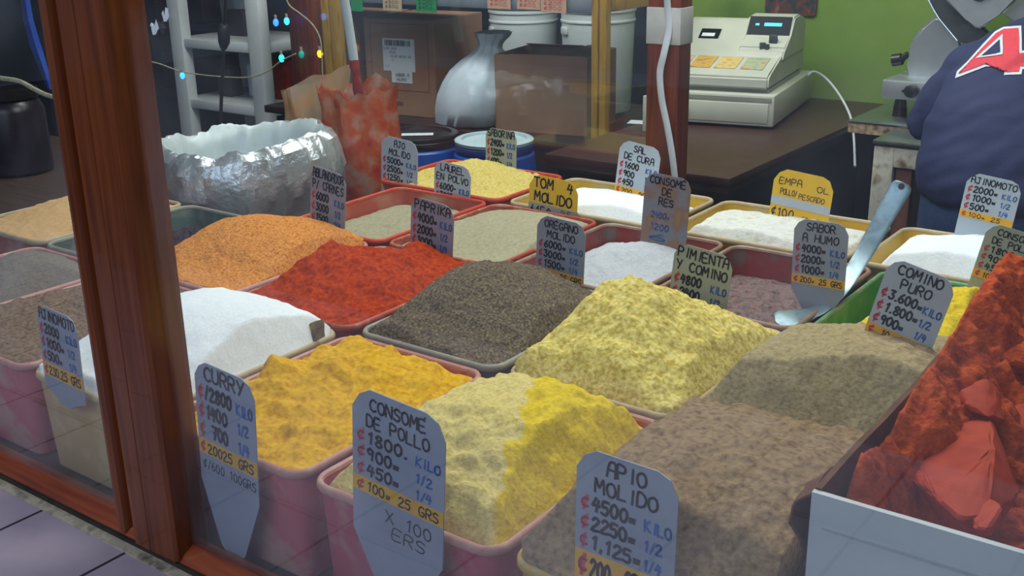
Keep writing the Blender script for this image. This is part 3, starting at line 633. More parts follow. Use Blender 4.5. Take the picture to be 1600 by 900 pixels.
pricetag('grey tag lettered ORÉGANO MOLIDO behind the dark pepper heap', (840, 334), (916, 352), .80, 'tag', ["ORE'GANO", 'MOLIDO'], std('6000=', '3000=', '1500='), (1.14, 1.34, '200= 25 GRS'), length=1.9, straight=1.4, rowh=.21, seed=10)
def tomex(t, P, s, ink, red, blue):
    b2 = NB(); a, z1_ = P(.0, .50); b_, z0_ = P(1.02, 1.2); box(b2, a, b_, -.0006, .0002, z0_, z1_); obj('paper_patch', b2, 'taggreen', t, sm=0)
    write(ink, '¢150=', *P(.02, .80), .24 * s, .1, -.0009, .56 * s); write(ink, '25', *P(.68, .64), .1 * s, .13, -.0009, .2 * s); write(ink, 'GRS', *P(.62, .82), .1 * s, .13, -.0009, .3 * s); write(ink, '¢500', *P(.02, 1.02), .16 * s, .12, -.0009, .5 * s)
pricetag('yellow topped tag lettered TOM MOLIDO behind the oregano tag', (828, 270), (904, 287), 1.19, 'tagyellow', ['TOM  4', 'MOLIDO'], [], None, length=1.75, straight=1.3, rowh=.24, seed=11, extra=tomex)
pricetag('grey tag lettered PAPRIKA stuck in the red paprika heap', (643, 305), (710, 325), .78, 'tag', ['PAPRIKA'], std('4000=', '2000=', '1000='), None, length=1.9, straight=1.4, rowh=.27, start=.22, seed=12)
pricetag('pale tag lettered LAUREL EN POLVO on the dusty red tray', (679, 249), (736, 263), 1.185, 'tagpale', ['LAUREL', 'EN POLVO'], std('6000-', '3000-', '1500-'), (1.32, 1.46, '150 25 GRS'), length=2.0, straight=1.5, rowh=.25, seed=13)
pricetag('grey tag lettered AJO MOLIDO at left of the garlic tray', (596, 210), (653, 224), 1.23, 'tagpale', ['AJO', 'MOLIDO'], std('5000=', '2500=', '1250='), (1.14, 1.32, '200= 25 GRS'), length=1.85, straight=1.4, rowh=.215, seed=14)
pricetag('worn tag lettered SABORINA standing at back of the garlic heap', (759, 198), (807, 206), 1.465, 'taggreen', ['SABORINA'], std('2400=', '1200=', '600='), None, length=1.9, straight=1.4, rowh=.28, fade=False, seed=15)
pricetag('grey tag lettered ABLANDADOR between the orange heap and foil sack', (486, 257), (541, 276), .765, 'tag', ['ABLANDADOR', 'P/ CARNES'], std('6000', '3000', '1500'), (1.42, 1.66, '150 25 GRS'), length=2.2, straight=1.8, rowh=.27, seed=16)
def empex(t, P, s, ink, red, blue):
    b2 = NB(); a, z1_ = P(.0, .46); b_, z0_ = P(1, .60); box(b2, a, b_, -.0006, .0002, z0_, z1_); obj('white_band', b2, 'tagpale', t, sm=0)
    for x, y, tx, ww, h in ((.1, .24, 'EMPA', .38, .1), (.74, .26, 'OL', .2, .09), (.14, .41, 'POLLO/', .28, .09), (.46, .43, 'PESCADO', .42, .08), (.03, .78, '¢100', .38, .13), (.56, .78, '25 GRS', .34, .07), (.03, .98, '¢350', .46, .14), (.6, 1.0, '100 GRS', .34, .07)):
        write(ink, tx, *P(x, y), h * s, .14, -.0004, ww * s)
pricetag('yellow tag with a white band standing at back of the flour', (1212, 261), (1305, 281), 1.42, 'tagyellow', [], [], None, length=1.7, straight=1.25, seed=17, extra=empex)
pricetag('pale tag standing in the white crystals before the navy jersey', (1514, 268), (1599, 287), 1.43, 'tagpale', ['AJINOMOTO'], std('2000=', '1000=', '500='), (.98, 1.12, '100= 25'), length=1.8, straight=1.3, rowh=.205, seed=18)
pricetag('greenish tag lettered CONSOMÉ DE POLLO above the red paste carton', (1546, 346), (1640, 376), 1.10, 'taggreen', ["CONSOME'", 'DE POLLO'], std('1800.', '900=', '450='), (1.08, 1.24, '100. 25 GRS'), length=1.9, straight=1.35, rowh=.2, seed=19)
pricetag('faded dark topped tag beside the wooden mullion before the foil sack', (214, 236), (251, 243), .80, 'tagdirty', ['LOMO'], [], None, length=2.1, straight=1.6, fade=True, seed=20)

# ================================================================== THINGS ON THE DISPLAY TABLE
def closed_bag(bm, prof, n=72, fold=.0, nf=9, seed=0, cx=0, cy=0, sq=(1, 1), lean=(0, 0)):
    """gathered bag: a lathe whose radius carries folds; prof = (radius, z, fold weight)"""
    rnd = random.Random(seed); ph = [rnd.uniform(0, 6.28) for _ in range(4)]
    loops = []
    for r, z, wgt in prof:
        lp = []
        for k in range(n):
            a = 2 * PI * k / n
            f = math.sin(nf * a + ph[0] + z * 8) * .5 + math.sin((nf * 2 - 3) * a + ph[1] - z * 11) * .3 + math.sin(3 * a + ph[2]) * .4
            rr = r * (1 + fold * wgt * f)
            lp.append((cx + lean[0] * z + rr * sq[0] * math.cos(a), cy + lean[1] * z + rr * sq[1] * math.sin(a), z))
        loops.append(lp)
    return loops
# silver foil sack with rolled rim
t = thing('foil_sack', 'large silver foil sack with rolled rim and white inside at the back left', 'sack', -1.03, 1.085, TABLE)
def sack_loops(prof, seed, n=170):
    L2 = []
    for r, z, wz, wr in prof:
        lp = []
        for k in range(n):
            a = 2 * PI * k / n
            s = math.sin(2 * a + .6) * .35 + math.sin(3 * a + 1.9) * .3 + math.sin(5 * a + .2) * .18 + math.sin(9 * a + 2.2) * .1
            lp.append((r * (1 + .05 * wr * s) * math.cos(a), r * (1 + .05 * wr * s) * math.sin(a), z + wz * .018 * s + wz * .012 * math.sin(a + 1.0)))
        L2.append(lp)
    return L2
b2 = NB()
op = [(.14, 0, 0, .3), (.175, .012, 0, .3), (.205, .04, 0, .5), (.230, .075, 0, .8), (.243, .105, .2, 1), (.244, .13, .4, 1), (.240, .155, .7, 1), (.230, .175, 1, 1), (.216, .187, 1, 1), (.204, .190, 1, 1)]
op = [(r, z * 1.36, a, b) for r, z, a, b in op]; lp = sack_loops(op, 1); loft(b2, lp, True, False)
displace(b2, .011, 13, 3, ridged=True); displace(b2, .006, 30, 8, ridged=True)
top_ring = [v.co.copy() for v in list(b2.verts)[-170:]]
obj('foil_skin', b2, 'foil', t, sm=24)
b2 = NB()
ip = [(.206, .189, 1, 1), (.196, .186, 1, 1), (.186, .172, .8, 1.3), (.178, .150, .5, 1.6), (.170, .120, .3, 1.8), (.160, .09, .1, 1.8), (.10, .075, 0, 1)]
ip = [(r, z * 1.36, a, b) for r, z, a, b in ip]; il = sack_loops(ip, 1); loft(b2, il, False, True); displace(b2, .012, 11, 5, ridged=True); b2.verts.ensure_lookup_table()
for q in range(170):
    b2.verts[q].co = top_ring[q]; b2.verts[170 + q].co = top_ring[q] * .6 + b2.verts[170 + q].co * .4
obj('liner', b2, 'liner', t, sm=50)

# bag of red paste, its paddle, and the peach bag beside it
t = thing('paste_bag', 'red stained plastic bag of wet paste with ragged top behind the foil sack', 'bag', -.985, 1.465, TABLE)
b2 = NB(); rnd = random.Random(5); n = 64; loops = []
for r, z, wgt in [(.085, 0, 0), (.108, .01, .2), (.120, .05, .4), (.122, .11, .7), (.116, .17, 1), (.108, .22, 1.2), (.103, .25, 1.4), (.105, .272, 1.6), (.110, .29, 1.8)]:
    lp = []
    for k in range(n):
        a = 2 * PI * k / n; f = math.sin(5 * a + 1) * .05 + math.sin(8 * a + z * 20) * .035
        sp_ = 0
        if z > .24: sp_ = .03 + (z - .24) * .2 + (z - .24) / .05 * (.012 * math.sin(3 * a + 2.4) + .028 * max(0, math.sin(4 * a + .5)) ** 9 + .008 * math.sin(13 * a))
        lp.append((r * (1 + f * wgt) * math.cos(a), r * (1 + f * wgt) * math.sin(a), z + sp_))
    loops.append(lp)
loft(b2, loops, True, False); displace(b2, .006, 18, 2, ridged=True); obj('bag_skin', b2, 'redbag', t, sm=35)
b2 = NB(); lathe(b2, [(.07, .004), (.1, .012), (.108, .06), (.108, .12), (.098, .18), (.06, .205), (.0, .21)][:-1], 40); displace(b2, .004, 30, 1); obj('paste', b2, 'paste', t)
t = thing('paddle', 'pale plastic paddle with red stained end standing in the paste bag', 'paddle', *atv(556, 140, 1.40)[:2], TABLE + .10)
base = np.array(L(*atv(556, 140, 1.40)[:2], TABLE + .10))
def locp(px_, py_, v, T=None, bs=None):
    d = np.array(L(*atv(px_, py_, v))) - (base if bs is None else bs); return Vector((float(d @ A_), float(d @ B_), float(d[2])))
b2 = NB(); pp = [locp(527, -60, 1.40), locp(540, 10, 1.40), locp(548, 60, 1.40), locp(553, 94, 1.40)]
tube(b2, spline(pp, 4), [(.017, .006)] * 13, 12, ref=(1, 0, 0)); obj('handle', b2, 'liner', t)
b2 = NB(); pp = [locp(553, 94, 1.40), locp(557, 120, 1.40), locp(560, 140, 1.40), Vector((.01, .03, 0))]
sp_ = spline(pp, 4); tube(b2, sp_, [(.014 + .002 * (k % 3), .007) for k in range(len(sp_))], 12, ref=(1, 0, 0)); displace(b2, .003, 40); o = obj('blade', b2, 'paste', t); o['label'] = 'paste covered end'
t = thing('plastic_bag', 'crumpled clear peach tinted plastic bag left of the red paste bag', 'bag', -1.195, 1.49, TABLE)
b2 = NB(); loops = []; n = 60
for r, z, wgt in [(.07, 0, 0), (.094, .012, .3), (.104, .06, .6), (.102, .12, 1), (.096, .18, 1.2), (.092, .22, 1.5), (.095, .26, 1.8), (.10, .30, 2.2)]:
    lp = []
    for k in range(n):
        a = 2 * PI * k / n; f = math.sin(4 * a + 1) * .06 + math.sin(7 * a + z * 16) * .05
        zz = z * 1.14 + (max(0, z - .15) / .15) * (.04 * math.cos(a - .3) + .006 * math.sin(5 * a))
        lp.append((r * (1 + f * wgt) * math.cos(a) + .05 * max(0, z - .15) * 1.2, r * (1 + f * wgt) * math.sin(a), zz))
    loops.append(lp)
loft(b2, loops, True, False); displace(b2, .007, 15, 4, ridged=True); obj('film', b2, 'peachbag', t, sm=35)
b2 = NB(); box(b2, -.05, .055, -.045, .05, .02, .215, .02, 3, rz=.4); displace(b2, .004, 30); o = obj('block', b2, 'cheese', t); o['label'] = 'cream coloured block'

# metal ladle
t0_ = atv(1243, 494, .85); t = thing('ladle', 'worn metal ladle with long flat handle resting in the smoke powder', 'ladle', t0_[0], t0_[1], RIM - .05); base = np.array(L(t0_[0], t0_[1], RIM - .05))
pts = [locp(1412, 285, 1.10), locp(1405, 298, 1.095), locp(1385, 333, 1.075), locp(1352, 392, 1.035), locp(1322, 441, .985), locp(1302, 466, .945), locp(1280, 483, .91), locp(1255, 492, .885), locp(1232, 498, .865), locp(1212, 503, .85)]
sp_ = spline(pts, 6); nn = len(sp_)
def wat(f): return float(np.interp(f, [0, .012, .04, .09, .2, .45, .62, .72, .82, .9, .96, 1], [.003, .010, .0155, .0185, .0175, .0135, .0135, .018, .030, .034, .026, .004]))
b2 = NB(); tube(b2, sp_, [(wat(k / (nn - 1)), .0016) for k in range(nn)], 14, ref=(1, .25, .1))
obj('handle_and_bowl', b2, 'spoon', t)
b2 = NB(); h_ = sp_[3]; q = sp_[2]
for s_ in (0, 1):
    pass
dd = (sp_[6] - sp_[2]).normalized(); xx = Vector((1, .25, .1)); xx = (xx - dd * xx.dot(dd)).normalized(); nr = dd.cross(xx)
if nr.dot(Vector(C0 - base)) < 0 and False: nr = -nr
cc = sp_[4] ; tube(b2, [cc - nr * .0026, cc + nr * .0026], .0055, 16); obj('hanging_hole', b2, 'black_plastic', t)

# brown paper flap in the corner of the white tray
t0_ = atv(455, 540, .34)
b2 = NB(); P0 = np.array(L(t0_[0], t0_[1], RIM - .004)); base = P0
q1 = [(418, 553, .30), (437, 533, .315), (470, 514, .335), (505, 499, .345)]
q2 = [(412, 548, .31), (430, 524, .325), (462, 510, .345), (500, 503, .35)]
q3 = [(424, 566, .30), (448, 556, .31), (478, 542, .325), (508, 526, .34)]
la, lb, lc = [[locp(*p) for p in q] for q in (q2, q1, q3)]
loft(b2, [la, lb, lc], closed=False); bmesh.ops.subdivide_edges(b2, edges=b2.edges, cuts=3, use_grid_fill=True); displace(b2, .004, 30, 3)
r_ = bmesh.ops.solidify(b2, geom=list(b2.faces), thickness=.0015)
o = obj('paper_flap', b2, 'brownpaper', None, (t0_[0], t0_[1], RIM - .004), 0); tag(o, 'crumpled brown paper flap between the white heap and red paprika', 'paper')

# carton of red achiote paste
BX0, BX1, BV0, BV1, BZ = .909, 1.42, .066, .69, 1.046
bh = BZ - TABLE; t = thing('paste_carton', 'white open carton filled with red paste at the front right', 'carton', BX0, BV0, TABLE)
bw, bd = BX1 - BX0, BV1 - BV0; th = .006
def sheet(bm, x0, x1, y0, y1, z0, z1, wob=0, seed=0, cut=(12, 8)):
    box(bm, x0, x1, y0, y1, z0, z1); 
    if wob:
        bmesh.ops.subdivide_edges(bm, edges=bm.edges, cuts=10, use_grid_fill=True)
        for v in bm.verts:
            s_ = (v.co.z - z0) / (z1 - z0)
            v.co.x += wob * mnoise.noise(Vector((v.co.y * 9, v.co.z * 6, seed))) * s_ if (x1 - x0) < .02 else 0
            v.co.y += wob * mnoise.noise(Vector((v.co.x * 9, v.co.z * 6, seed))) * s_ if (y1 - y0) < .02 else 0
            if s_ > .95: v.co.z += wob * .6 * mnoise.noise(Vector((v.co.x * 22, v.co.y * 22, seed + 3)))
b2 = NB(); sheet(b2, 0, bw, 0, th, 0, bh, .004, 1); o = obj('front_wall', b2, 'boxwhite', t, sm=30)
b3 = NB(); box(b3, .012, bw - .01, -.0012, .0002, bh - .034, bh - .0325); obj('crease', b3, 'boxcrease', o)
b3 = NB(); write(b3, 'A', .113, bh - .105, .02, .2, -.0016); obj('printed_mark', b3, 'inkblue', o, sm=0)
b2 = NB(); sheet(b2, 0, th, th, bd, 0, bh + .002, .006, 2); obj('side_wall', b2, 'boxbrown', t, sm=30)
b2 = NB(); sheet(b2, bw - th, bw, th, bd, 0, bh, .004, 3); obj('side_wall', b2, 'boxbrown', t, sm=30)
b2 = NB(); sheet(b2, 0, bw, bd - th, bd, 0, bh + .012, .004, 4); obj('back_wall', b2, 'boxbrown', t, sm=30)
b2 = NB(); box(b2, th, bw - th, th, bd - th, 0, .006); obj('floor_panel', b2, 'boxbrown', t)
b2 = NB(); loft(b2, [[(-.001, .004, bh), (-.001, .030, bh + .003), (-.001, .075, bh - .004)], [(-.012, -.006, bh - .012), (-.014, .022, bh - .006), (-.008, .07, bh - .014)], [(-.016, -.012, bh - .032), (-.013, .012, bh - .038), (-.006, .06, bh - .05)], [(-.006, -.006, bh - .05), (-.004, .01, bh - .075), (-.002, .05, bh - .085)]], closed=False)
bmesh.ops.subdivide_edges(b2, edges=b2.edges, cuts=3, use_grid_fill=True); displace(b2, .004, 34, 6); bmesh.ops.solidify(b2, geom=list(b2.faces), thickness=.002); o = obj('torn_flap', b2, 'boxbrown', t)
# crumbled paste
hx, hy = bw / 2 - th - .006, bd / 2 - th - .006
nx, ny = 190, 220
p, q = np.meshgrid(np.linspace(-1, 1, nx), np.linspace(-1, 1, ny)); x = p * hx; y = q * hy
lev = bh - .078 + .055 * np.clip((y + .02) / hy, 0, 1) + .098 * np.exp(-((x + hx) / .065) ** 2) * np.clip((y + hy) / .08, 0, 1) + .02 * np.exp(-((y + hy) / .05) ** 2) * np.clip((x + hx) / .35, 0, 1)
pit = .05 * np.exp(-(((x + .03) / .10) ** 2 + ((y + .10) / .10) ** 2)) + .075 * np.exp(-(((x + .13) / .06) ** 2 + ((y + .225) / .05) ** 2)) + .06 * np.exp(-(((x - .05) / .05) ** 2 + ((y - .02) / .06) ** 2))
big = (fbm(x * 13, y * 13, 31, 3) - .5) * .075; cr = (fbm(x * 30, y * 30, 33, 5) - .5) * .055 + np.maximum(vn(x * 55, y * 55, 37) - .5, 0) * .022 + np.maximum(vn(x * 130, y * 130, 39) - .5, 0) * .009
ed = np.minimum(hx - np.abs(x), hy - np.abs(y)); ww = np.clip(ed / .02, 0, 1)
for pxl in ((1425, 742, .235, .05, .05, .04), (1460, 780, .19, .05, .04, .045), (1415, 790, .17, .035, .03, .03)):
    uu, vv_, _ = atv(*pxl[:3]); pit = pit + pxl[5] * np.exp(-(((x - uu + (BX0 + BX1) / 2) / pxl[3]) ** 2 + ((y - vv_ + (BV0 + BV1) / 2) / pxl[4]) ** 2))
z = np.maximum(lev - pit + (big + cr) * (.3 + .7 * ww), .05)
V = np.stack([x, y, z], -1).reshape(-1, 3); idx = np.arange(nx * ny).reshape(ny, nx)
faces = np.stack([idx[:-1, :-1], idx[:-1, 1:], idx[1:, 1:], idx[1:, :-1]], -1).reshape(-1, 4).tolist()
ring = list(idx[0, :]) + list(idx[1:, -1]) + list(idx[-1, -2::-1]) + list(idx[-2:0:-1, 0]); n0 = len(V)
V = np.vstack([V, [(V[e, 0], V[e, 1], .008) for e in ring]]); n = len(ring)
for k in range(n): faces.append([ring[(k + 1) % n], ring[k], n0 + k, n0 + (k + 1) % n])
faces.append([n0 + k for k in range(n)][::-1])
o = obj('paste_crumbs', (V.tolist(), faces), 'achiote', None, ((BX0 + BX1) / 2, (BV0 + BV1) / 2, TABLE), 0, sm=180)
tag(o, 'crumbled orange red paste filling the white carton', 'paste')
def rock(label, pts, down, mt='achblock', disp=.003, seed=0, fr=30):
    W_ = [np.array(L(*atv(*p_))) for p_ in pts]; c_ = sum(W_) / len(W_); zb = min(p_[2] for p_ in W_) - down
    loc_ = uvz(c_); loc_ = (loc_[0], loc_[1], zb); base_ = np.array(L(*loc_))
    b2 = NB()
    for p_ in W_:
        d = p_ - base_; b2.verts.new((float(d @ A_), float(d @ B_), float(d[2])))
    for p_ in W_:
        d = p_ - base_; b2.verts.new((float(d @ A_) * .75, float(d @ B_) * .8 + .02, random.Random(seed).uniform(0, .01)))
    r_ = bmesh.ops.convex_hull(b2, input=list(b2.verts)); 
    bmesh.ops.delete(b2, geom=[g for g in r_['geom_interior'] if isinstance(g, bmesh.types.BMVert)], context='VERTS')
    bmesh.ops.bevel(b2, geom=list(b2.edges), offset=.003, segments=1, affect='EDGES')
    bmesh.ops.triangulate(b2, faces=b2.faces); bmesh.ops.subdivide_edges(b2, edges=b2.edges, cuts=3, use_grid_fill=True)
    displace(b2, disp, fr, seed); displace(b2, disp * .5, fr * 3.2, seed + 2)
    o = obj('paste_chunk', b2, mt, None, loc_, 0, sm=35); return tag(o, label, 'paste chunk', 'hard chunks of red paste in the carton')
rock('largest smooth red paste chunk lying in the carton', [(1418, 742, .24), (1430, 700, .29), (1478, 662, .34), (1545, 640, .38), (1552, 700, .26), (1596, 772, .25), (1545, 806, .17), (1500, 812, .15), (1470, 785, .17)], .03, seed=1)
rock('upright red paste chunk behind the largest one', [(1500, 612, .37), (1540, 588, .40), (1566, 606, .40), (1572, 660, .36), (1548, 650, .34), (1508, 635, .35)], .03, seed=2, disp=.003)
rock('flat red paste chunk at the far right edge of the carton', [(1565, 632, .43), (1620, 625, .46), (1640, 660, .42), (1590, 675, .39)], .03, seed=3)
rock('red paste chunk on top at the back corner of the carton', [(1546, 462, .62), (1600, 470, .64), (1650, 490, .62), (1640, 520, .58), (1560, 505, .57), (1544, 490, .58)], .03, 'achiote', .006, 4)
rock('crumbly red paste chunk below the back corner one', [(1540, 522, .54), (1590, 512, .56), (1640, 535, .54), (1620, 575, .49), (1560, 560, .48)], .03, 'achiote', .006, 5)
rock('small red paste chunk in front of the largest one at right', [(1510, 800, .18), (1545, 775, .2), (1570, 790, .18), (1545, 828, .14), (1518, 824, .14)], .02, 'achblock', .003, 6)

# left end of the table
t0_ = atv(32, 268, 1.15); wj = atv(60, 200, 1.15)[0] - atv(5, 200, 1.15)[0]; hj = atv(30, 140, 1.15)[2] - TABLE
t = thing('dark_jar', 'tall dark jar at the far left behind the window', 'jar', t0_[0], 1.15, TABLE)
r_ = wj / 2; b2 = NB(); lathe(b2, [(r_ * .9, 0), (r_, .01), (r_, hj * .75), (r_ * .9, hj * .84), (r_ * .8, hj * .88)], 36); obj('body', b2, 'darkjar', t)
b2 = NB(); lathe(b2, [(r_ * .85, hj * .88), (r_ * .88, hj * .89), (r_ * .88, hj), (r_ * .8, hj * 1.01)], 36); obj('lid', b2, 'black_plastic', t)
t0_ = atz(232, 231, .86)
t = thing('tub', 'pale round tub partly hidden behind the wooden mullion', 'tub', t0_[0], t0_[1], TABLE)
b2 = NB(); lathe(b2, [(.07, 0), (.085, .09), (.092, .095), (.092, .1), (.082, .1), (.075, .02)], 40); obj('body', b2, 'cream_plastic', t)
def wire(name, pxs, v, r, mt, label, cat, ends=0, n=8):
    pts = [Vector(L(*atv(x_, y_, (v if not hasattr(v, '__len__') else v[k])))) for k, (x_, y_) in enumerate(pxs)]
    b2 = NB(); tube(b2, spline(pts, n), r, 8); o = obj(name, b2, mt); return tag(o, label, cat) if label else o
# twisted twine on the left, strung behind the pane
wire('twine', [(-60, 112), (0, 122), (30, 127), (55, 140), (78, 150), (110, 154), (150, 150)], .35, .0045, 'twine', 'pale twisted twine strung behind the left window pane', 'twine')
# hanging blue film, seen past the twine
b2 = NB(); fl = [(28, -30), (36, 30), (46, 70), (62, 110), (75, 140)]; wd_ = [14, 16, 18, 14, 6]
base = np.array(L(*atv(50, 60, .7)))
loft(b2, [[locp(x_, y_, .7) for (x_, y_), w_ in zip(fl, wd_)], [locp(x_ + w_ * .5, y_, .685) for (x_, y_), w_ in zip(fl, wd_)], [locp(x_ + w_, y_, .7) for (x_, y_), w_ in zip(fl, wd_)]], closed=False)
bmesh.ops.subdivide_edges(b2, edges=b2.edges, cuts=2, use_grid_fill=True); bmesh.ops.solidify(b2, geom=list(b2.faces), thickness=.001)
o = obj('blue_film', b2, 'bluefilm', None, atv(50, 60, .7), 0); tag(o, 'translucent blue plastic film hanging at top left', 'plastic film')
# string of coloured lights
t = thing('light_string', 'string of small coloured lights hanging across the back of the case', 'lights', *atv(330, 112, 1.55)); base = np.array(L(*atv(330, 112, 1.55)))
VV = 1.55
run = [(150, 40), (187, 72), (222, 92), (250, 100), (285, 112), (335, 119), (385, 121), (415, 113), (440, 95), (462, 84)]
b2 = NB(); tube(b2, spline([locp(x_, y_, VV) for x_, y_ in run], 8), .0022, 6); obj('wire', b2, 'twine', t)
run = [(445, -10), (452, 8), (470, 22), (488, 38), (500, 60), (503, 90), (504, 125)]
b2 = NB(); tube(b2, spline([locp(x_, y_, VV) for x_, y_ in run], 8), .0022, 6); obj('wire', b2, 'twine', t)
for k, (x_, y_, c_, l_) in enumerate([(210, 111, '#ff9a10', 'amber'), (285, 118, '#2a80ff', 'blue'), (431, 35, '#2060ff', 'blue'), (448, 33, '#2a90ff', 'blue'), (440, 91, '#20e0d0', 'teal'), (500, 84, '#ff9a10', 'amber'), (471, 85, '#108878', 'teal')]):  # last, dim teal bead is a glow standing in for a bulb's reflection
    b2 = NB(); p_ = locp(x_, y_, VV); bmesh.ops.create_icosphere(b2, subdivisions=2, radius=.0085, matrix=Matrix.Translation(p_) @ Matrix.Diagonal((1, 1, 1.4, 1)))
    o = obj('bulb', b2, mat('bulb_' + l_ + str(k), [c_], .3, emit=(c_, 5 if k != 6 else 1)), t); o['label'] = 'lit ' + l_ + ' bulb'
    b2 = NB(); tube(b2, [p_ + Vector((0, 0, .006)), p_ + Vector((0, 0, .022))], .004, 8); obj('socket', b2, 'twine', o)
# black lead with in-line plug
t = thing('power_lead', 'black hanging power lead with plug in front of the white rack', 'cable', *atv(346, 190, 1.5)); base = np.array(L(*atv(346, 190, 1.5)))
b2 = NB(); tube(b2, spline([locp(x_, y_, 1.5) for x_, y_ in [(352, -160), (353, -30), (352, 20), (350, 45)]], 5), .0045, 8); obj('cord', b2, 'cableblack', t)
b2 = NB(); tube(b2, spline([locp(x_, y_, 1.5) for x_, y_ in [(349, 72), (348, 110), (346, 150), (345, 200), (346, 240)]], 5), .0055, 8); obj('cord', b2, 'cableblack', t)
b2 = NB(); tube(b2, [locp(350, 38, 1.5), locp(350, 44, 1.5), locp(350, 66, 1.5), locp(349, 76, 1.5)], [.012, .020, .018, .010], 12); obj('plug', b2, 'cableblack', t)

# ================================================================== BEHIND THE CASE
CT = .848
t = thing('counter', 'dark brown laminate counter carrying the cash register', 'counter', -.63, 1.86, 0)
b2 = NB(); box(b2, 0, .60, 0, 1.32, CT - .022, CT, .003); obj('worktop', b2, 'laminate', t)
b2 = NB(); box(b2, .006, .594, .006, 1.31, CT - .045, CT - .022); obj('edge_board', b2, 'darkwood', t)
b2 = NB(); box(b2, .03, .56, .03, 1.29, 0, CT - .045); obj('base', b2, 'darkwood', t)
# cash register
RA = .19
t = thing('cash_register', 'beige cash register with dark display and keys hanging on the counter', 'cash register', -.205, 2.53, CT, RA)
regM = Matrix.Translation(Vector(L(-.205, 2.53, CT))) @ Matrix.Rotation(YAW + RA, 4, 'Z')
b2 = NB(); box(b2, -.42, 0, 0, .60, .008, .108, .006); dr = obj('drawer_case', b2, 'cream_plastic', t)
b2 = NB(); box(b2, -.405, -.018, -.004, .02, .018, .082, .003); df = obj('drawer', b2, 'cream_plastic', t)
b3 = NB(); lathe(b3, [(.011, 0), (.012, .003), (.011, .006), (.006, .008)], 20); o = obj('lock', b3, 'chrome', df, (-.29, -.004, .052), (PI / 2, 0, 0))
b2 = NB(); box(b2, -.41, -.010, -.002, .0, .088, .1, .0); obj('slot_line', b2, 'cream_dark', t)
b2 = NB(); box(b2, -.40, -.03, .05, .52, .108, .122); obj('plinth', b2, 'cream_dark', t)
b2 = NB(); prismx(b2, [(.03, .122), (.03, .158), (.05, .168), (.24, .208), (.40, .298), (.435, .304), (.55, .290), (.57, .122)], -.405, -.03)
bmesh.ops.bevel(b2, geom=list(b2.edges), offset=.006, segments=2, affect='EDGES'); obj('housing', b2, 'cream_plastic', t)
# raised right hand side with the display
b2 = NB(); prismx(b2, [(.20, .190), (.215, .214), (.235, .220), (.32, .258), (.365, .318), (.44, .322), (.55, .30), (.55, .19)], -.185, -.026)
bmesh.ops.bevel(b2, geom=list(b2.edges), offset=.005, segments=2, affect='EDGES'); obj('display_housing', b2, 'cream_plastic', t)
def onpanel(y0, z0, y1, z1, x0, x1, th, lift):
    d = Vector((0, y1 - y0, z1 - z0)); l = d.length; d.normalize(); nv = Vector((0, -d.z, d.y)); b = NB()
    P = lambda x, s, k: Vector((x, y0, z0)) + d * s + nv * k
    vs = [b.verts.new(P(x, s, k)) for k in (lift - th, lift) for x, s in ((x0, 0), (x1, 0), (x1, l), (x0, l))]
    for f in ((3, 2, 1, 0), (4, 5, 6, 7), (0, 1, 5, 4), (1, 2, 6, 5), (2, 3, 7, 6), (3, 0, 4, 7)): b.faces.new([vs[i] for i in f])
    return b
sc_ = obj('display_window', onpanel(.321, .259, .364, .317, -.178, -.034, .004, .003), 'screen', t)
obj('digits', onpanel(.341, .2865, .349, .297, -.125, -.065, .0012, .0036), 'digits', sc_); obj('digits', onpanel(.342, .288, .347, .2947, -.155, -.142, .0012, .0036), 'digits', sc_)
o = obj('lock_plate', onpanel(.25, .2265, .312, .2545, -.183, -.032, .003, .003), 'cream_plastic', t)
b3 = NB(); lathe(b3, [(.012, 0), (.012, .004), (.008, .006)], 18); obj('lock', b3, 'screen', o, (-.075, .286, .246), (.5, 0, 0))
b3 = NB(); box(b3, -.09, -.062, .268, .275, .240, .268, .002); box(b3, -.115, -.095, .240, .254, .216, .244, .002, rz=.4); box(b3, -.10, -.082, .238, .250, .212, .240, .002, rz=-.5); obj('keys', b3, 'steeldark', o)
rc_ = obj('receipt_slot', onpanel(.305, .2448, .352, .2713, -.345, -.275, .004, .0025), 'screen', t)
obj('receipt', onpanel(.311, .2485, .327, .2575, -.335, -.290, .002, .005), 'paper', rc_)
for k, (x0, x1) in enumerate(((-.395, -.315), (-.312, -.235), (-.232, -.150), (-.147, -.06))):
    o = obj('banknote', onpanel(.085, .1757, .195, .1989, x0 + .003 * k, x1 - .004, .001, .0016), 'note%d' % k, None)
    o.matrix_world = regM
    tag(o, ['leftmost worn banknote lying on the register keyboard slope', 'second banknote from the left on the register keyboard slope', 'third banknote from the left on the register keyboard slope', 'rightmost banknote on the register, below the hanging keys'][k], 'banknote', 'banknotes laid on the register')
# its lead
t2 = [(1262, 118, 2.95), (1272, 112, 2.98), (1290, 122, 3.0), (1310, 146, 2.95), (1328, 180, 2.84), (1334, 215, 2.72), (1336, 260, 2.6)]
b2 = NB(); sp_ = spline([Vector(L(*atv(*q))) for q in t2], 6); tube(b2, sp_, .004, 8); tag(obj('cable', b2, 'cable_white'), 'thin pale cable arching from the cash register over the counter end', 'cable')
u_, v_, z_ = atz(1003, 192, CT); b2 = NB(); box(b2, -.045, .02, -.03, .03, 0, .0015); displace(b2, .001, 20); tag(obj('paper_slip', b2, 'paper', None, (u_, v_, CT + .001), .3), 'small white paper slip on the counter left of the taped post', 'paper')
u_, v_, z_ = atv(1016, 165, 2.3); b2 = NB(); box(b2, -.028, .0, 0, .012, CT, CT + .115, .003); tag(obj('plastic_holder', b2, 'cream_plastic', None, (u_, 2.3, 0), 0), 'slim pale plastic upright on the counter behind the taped post', 'holder')
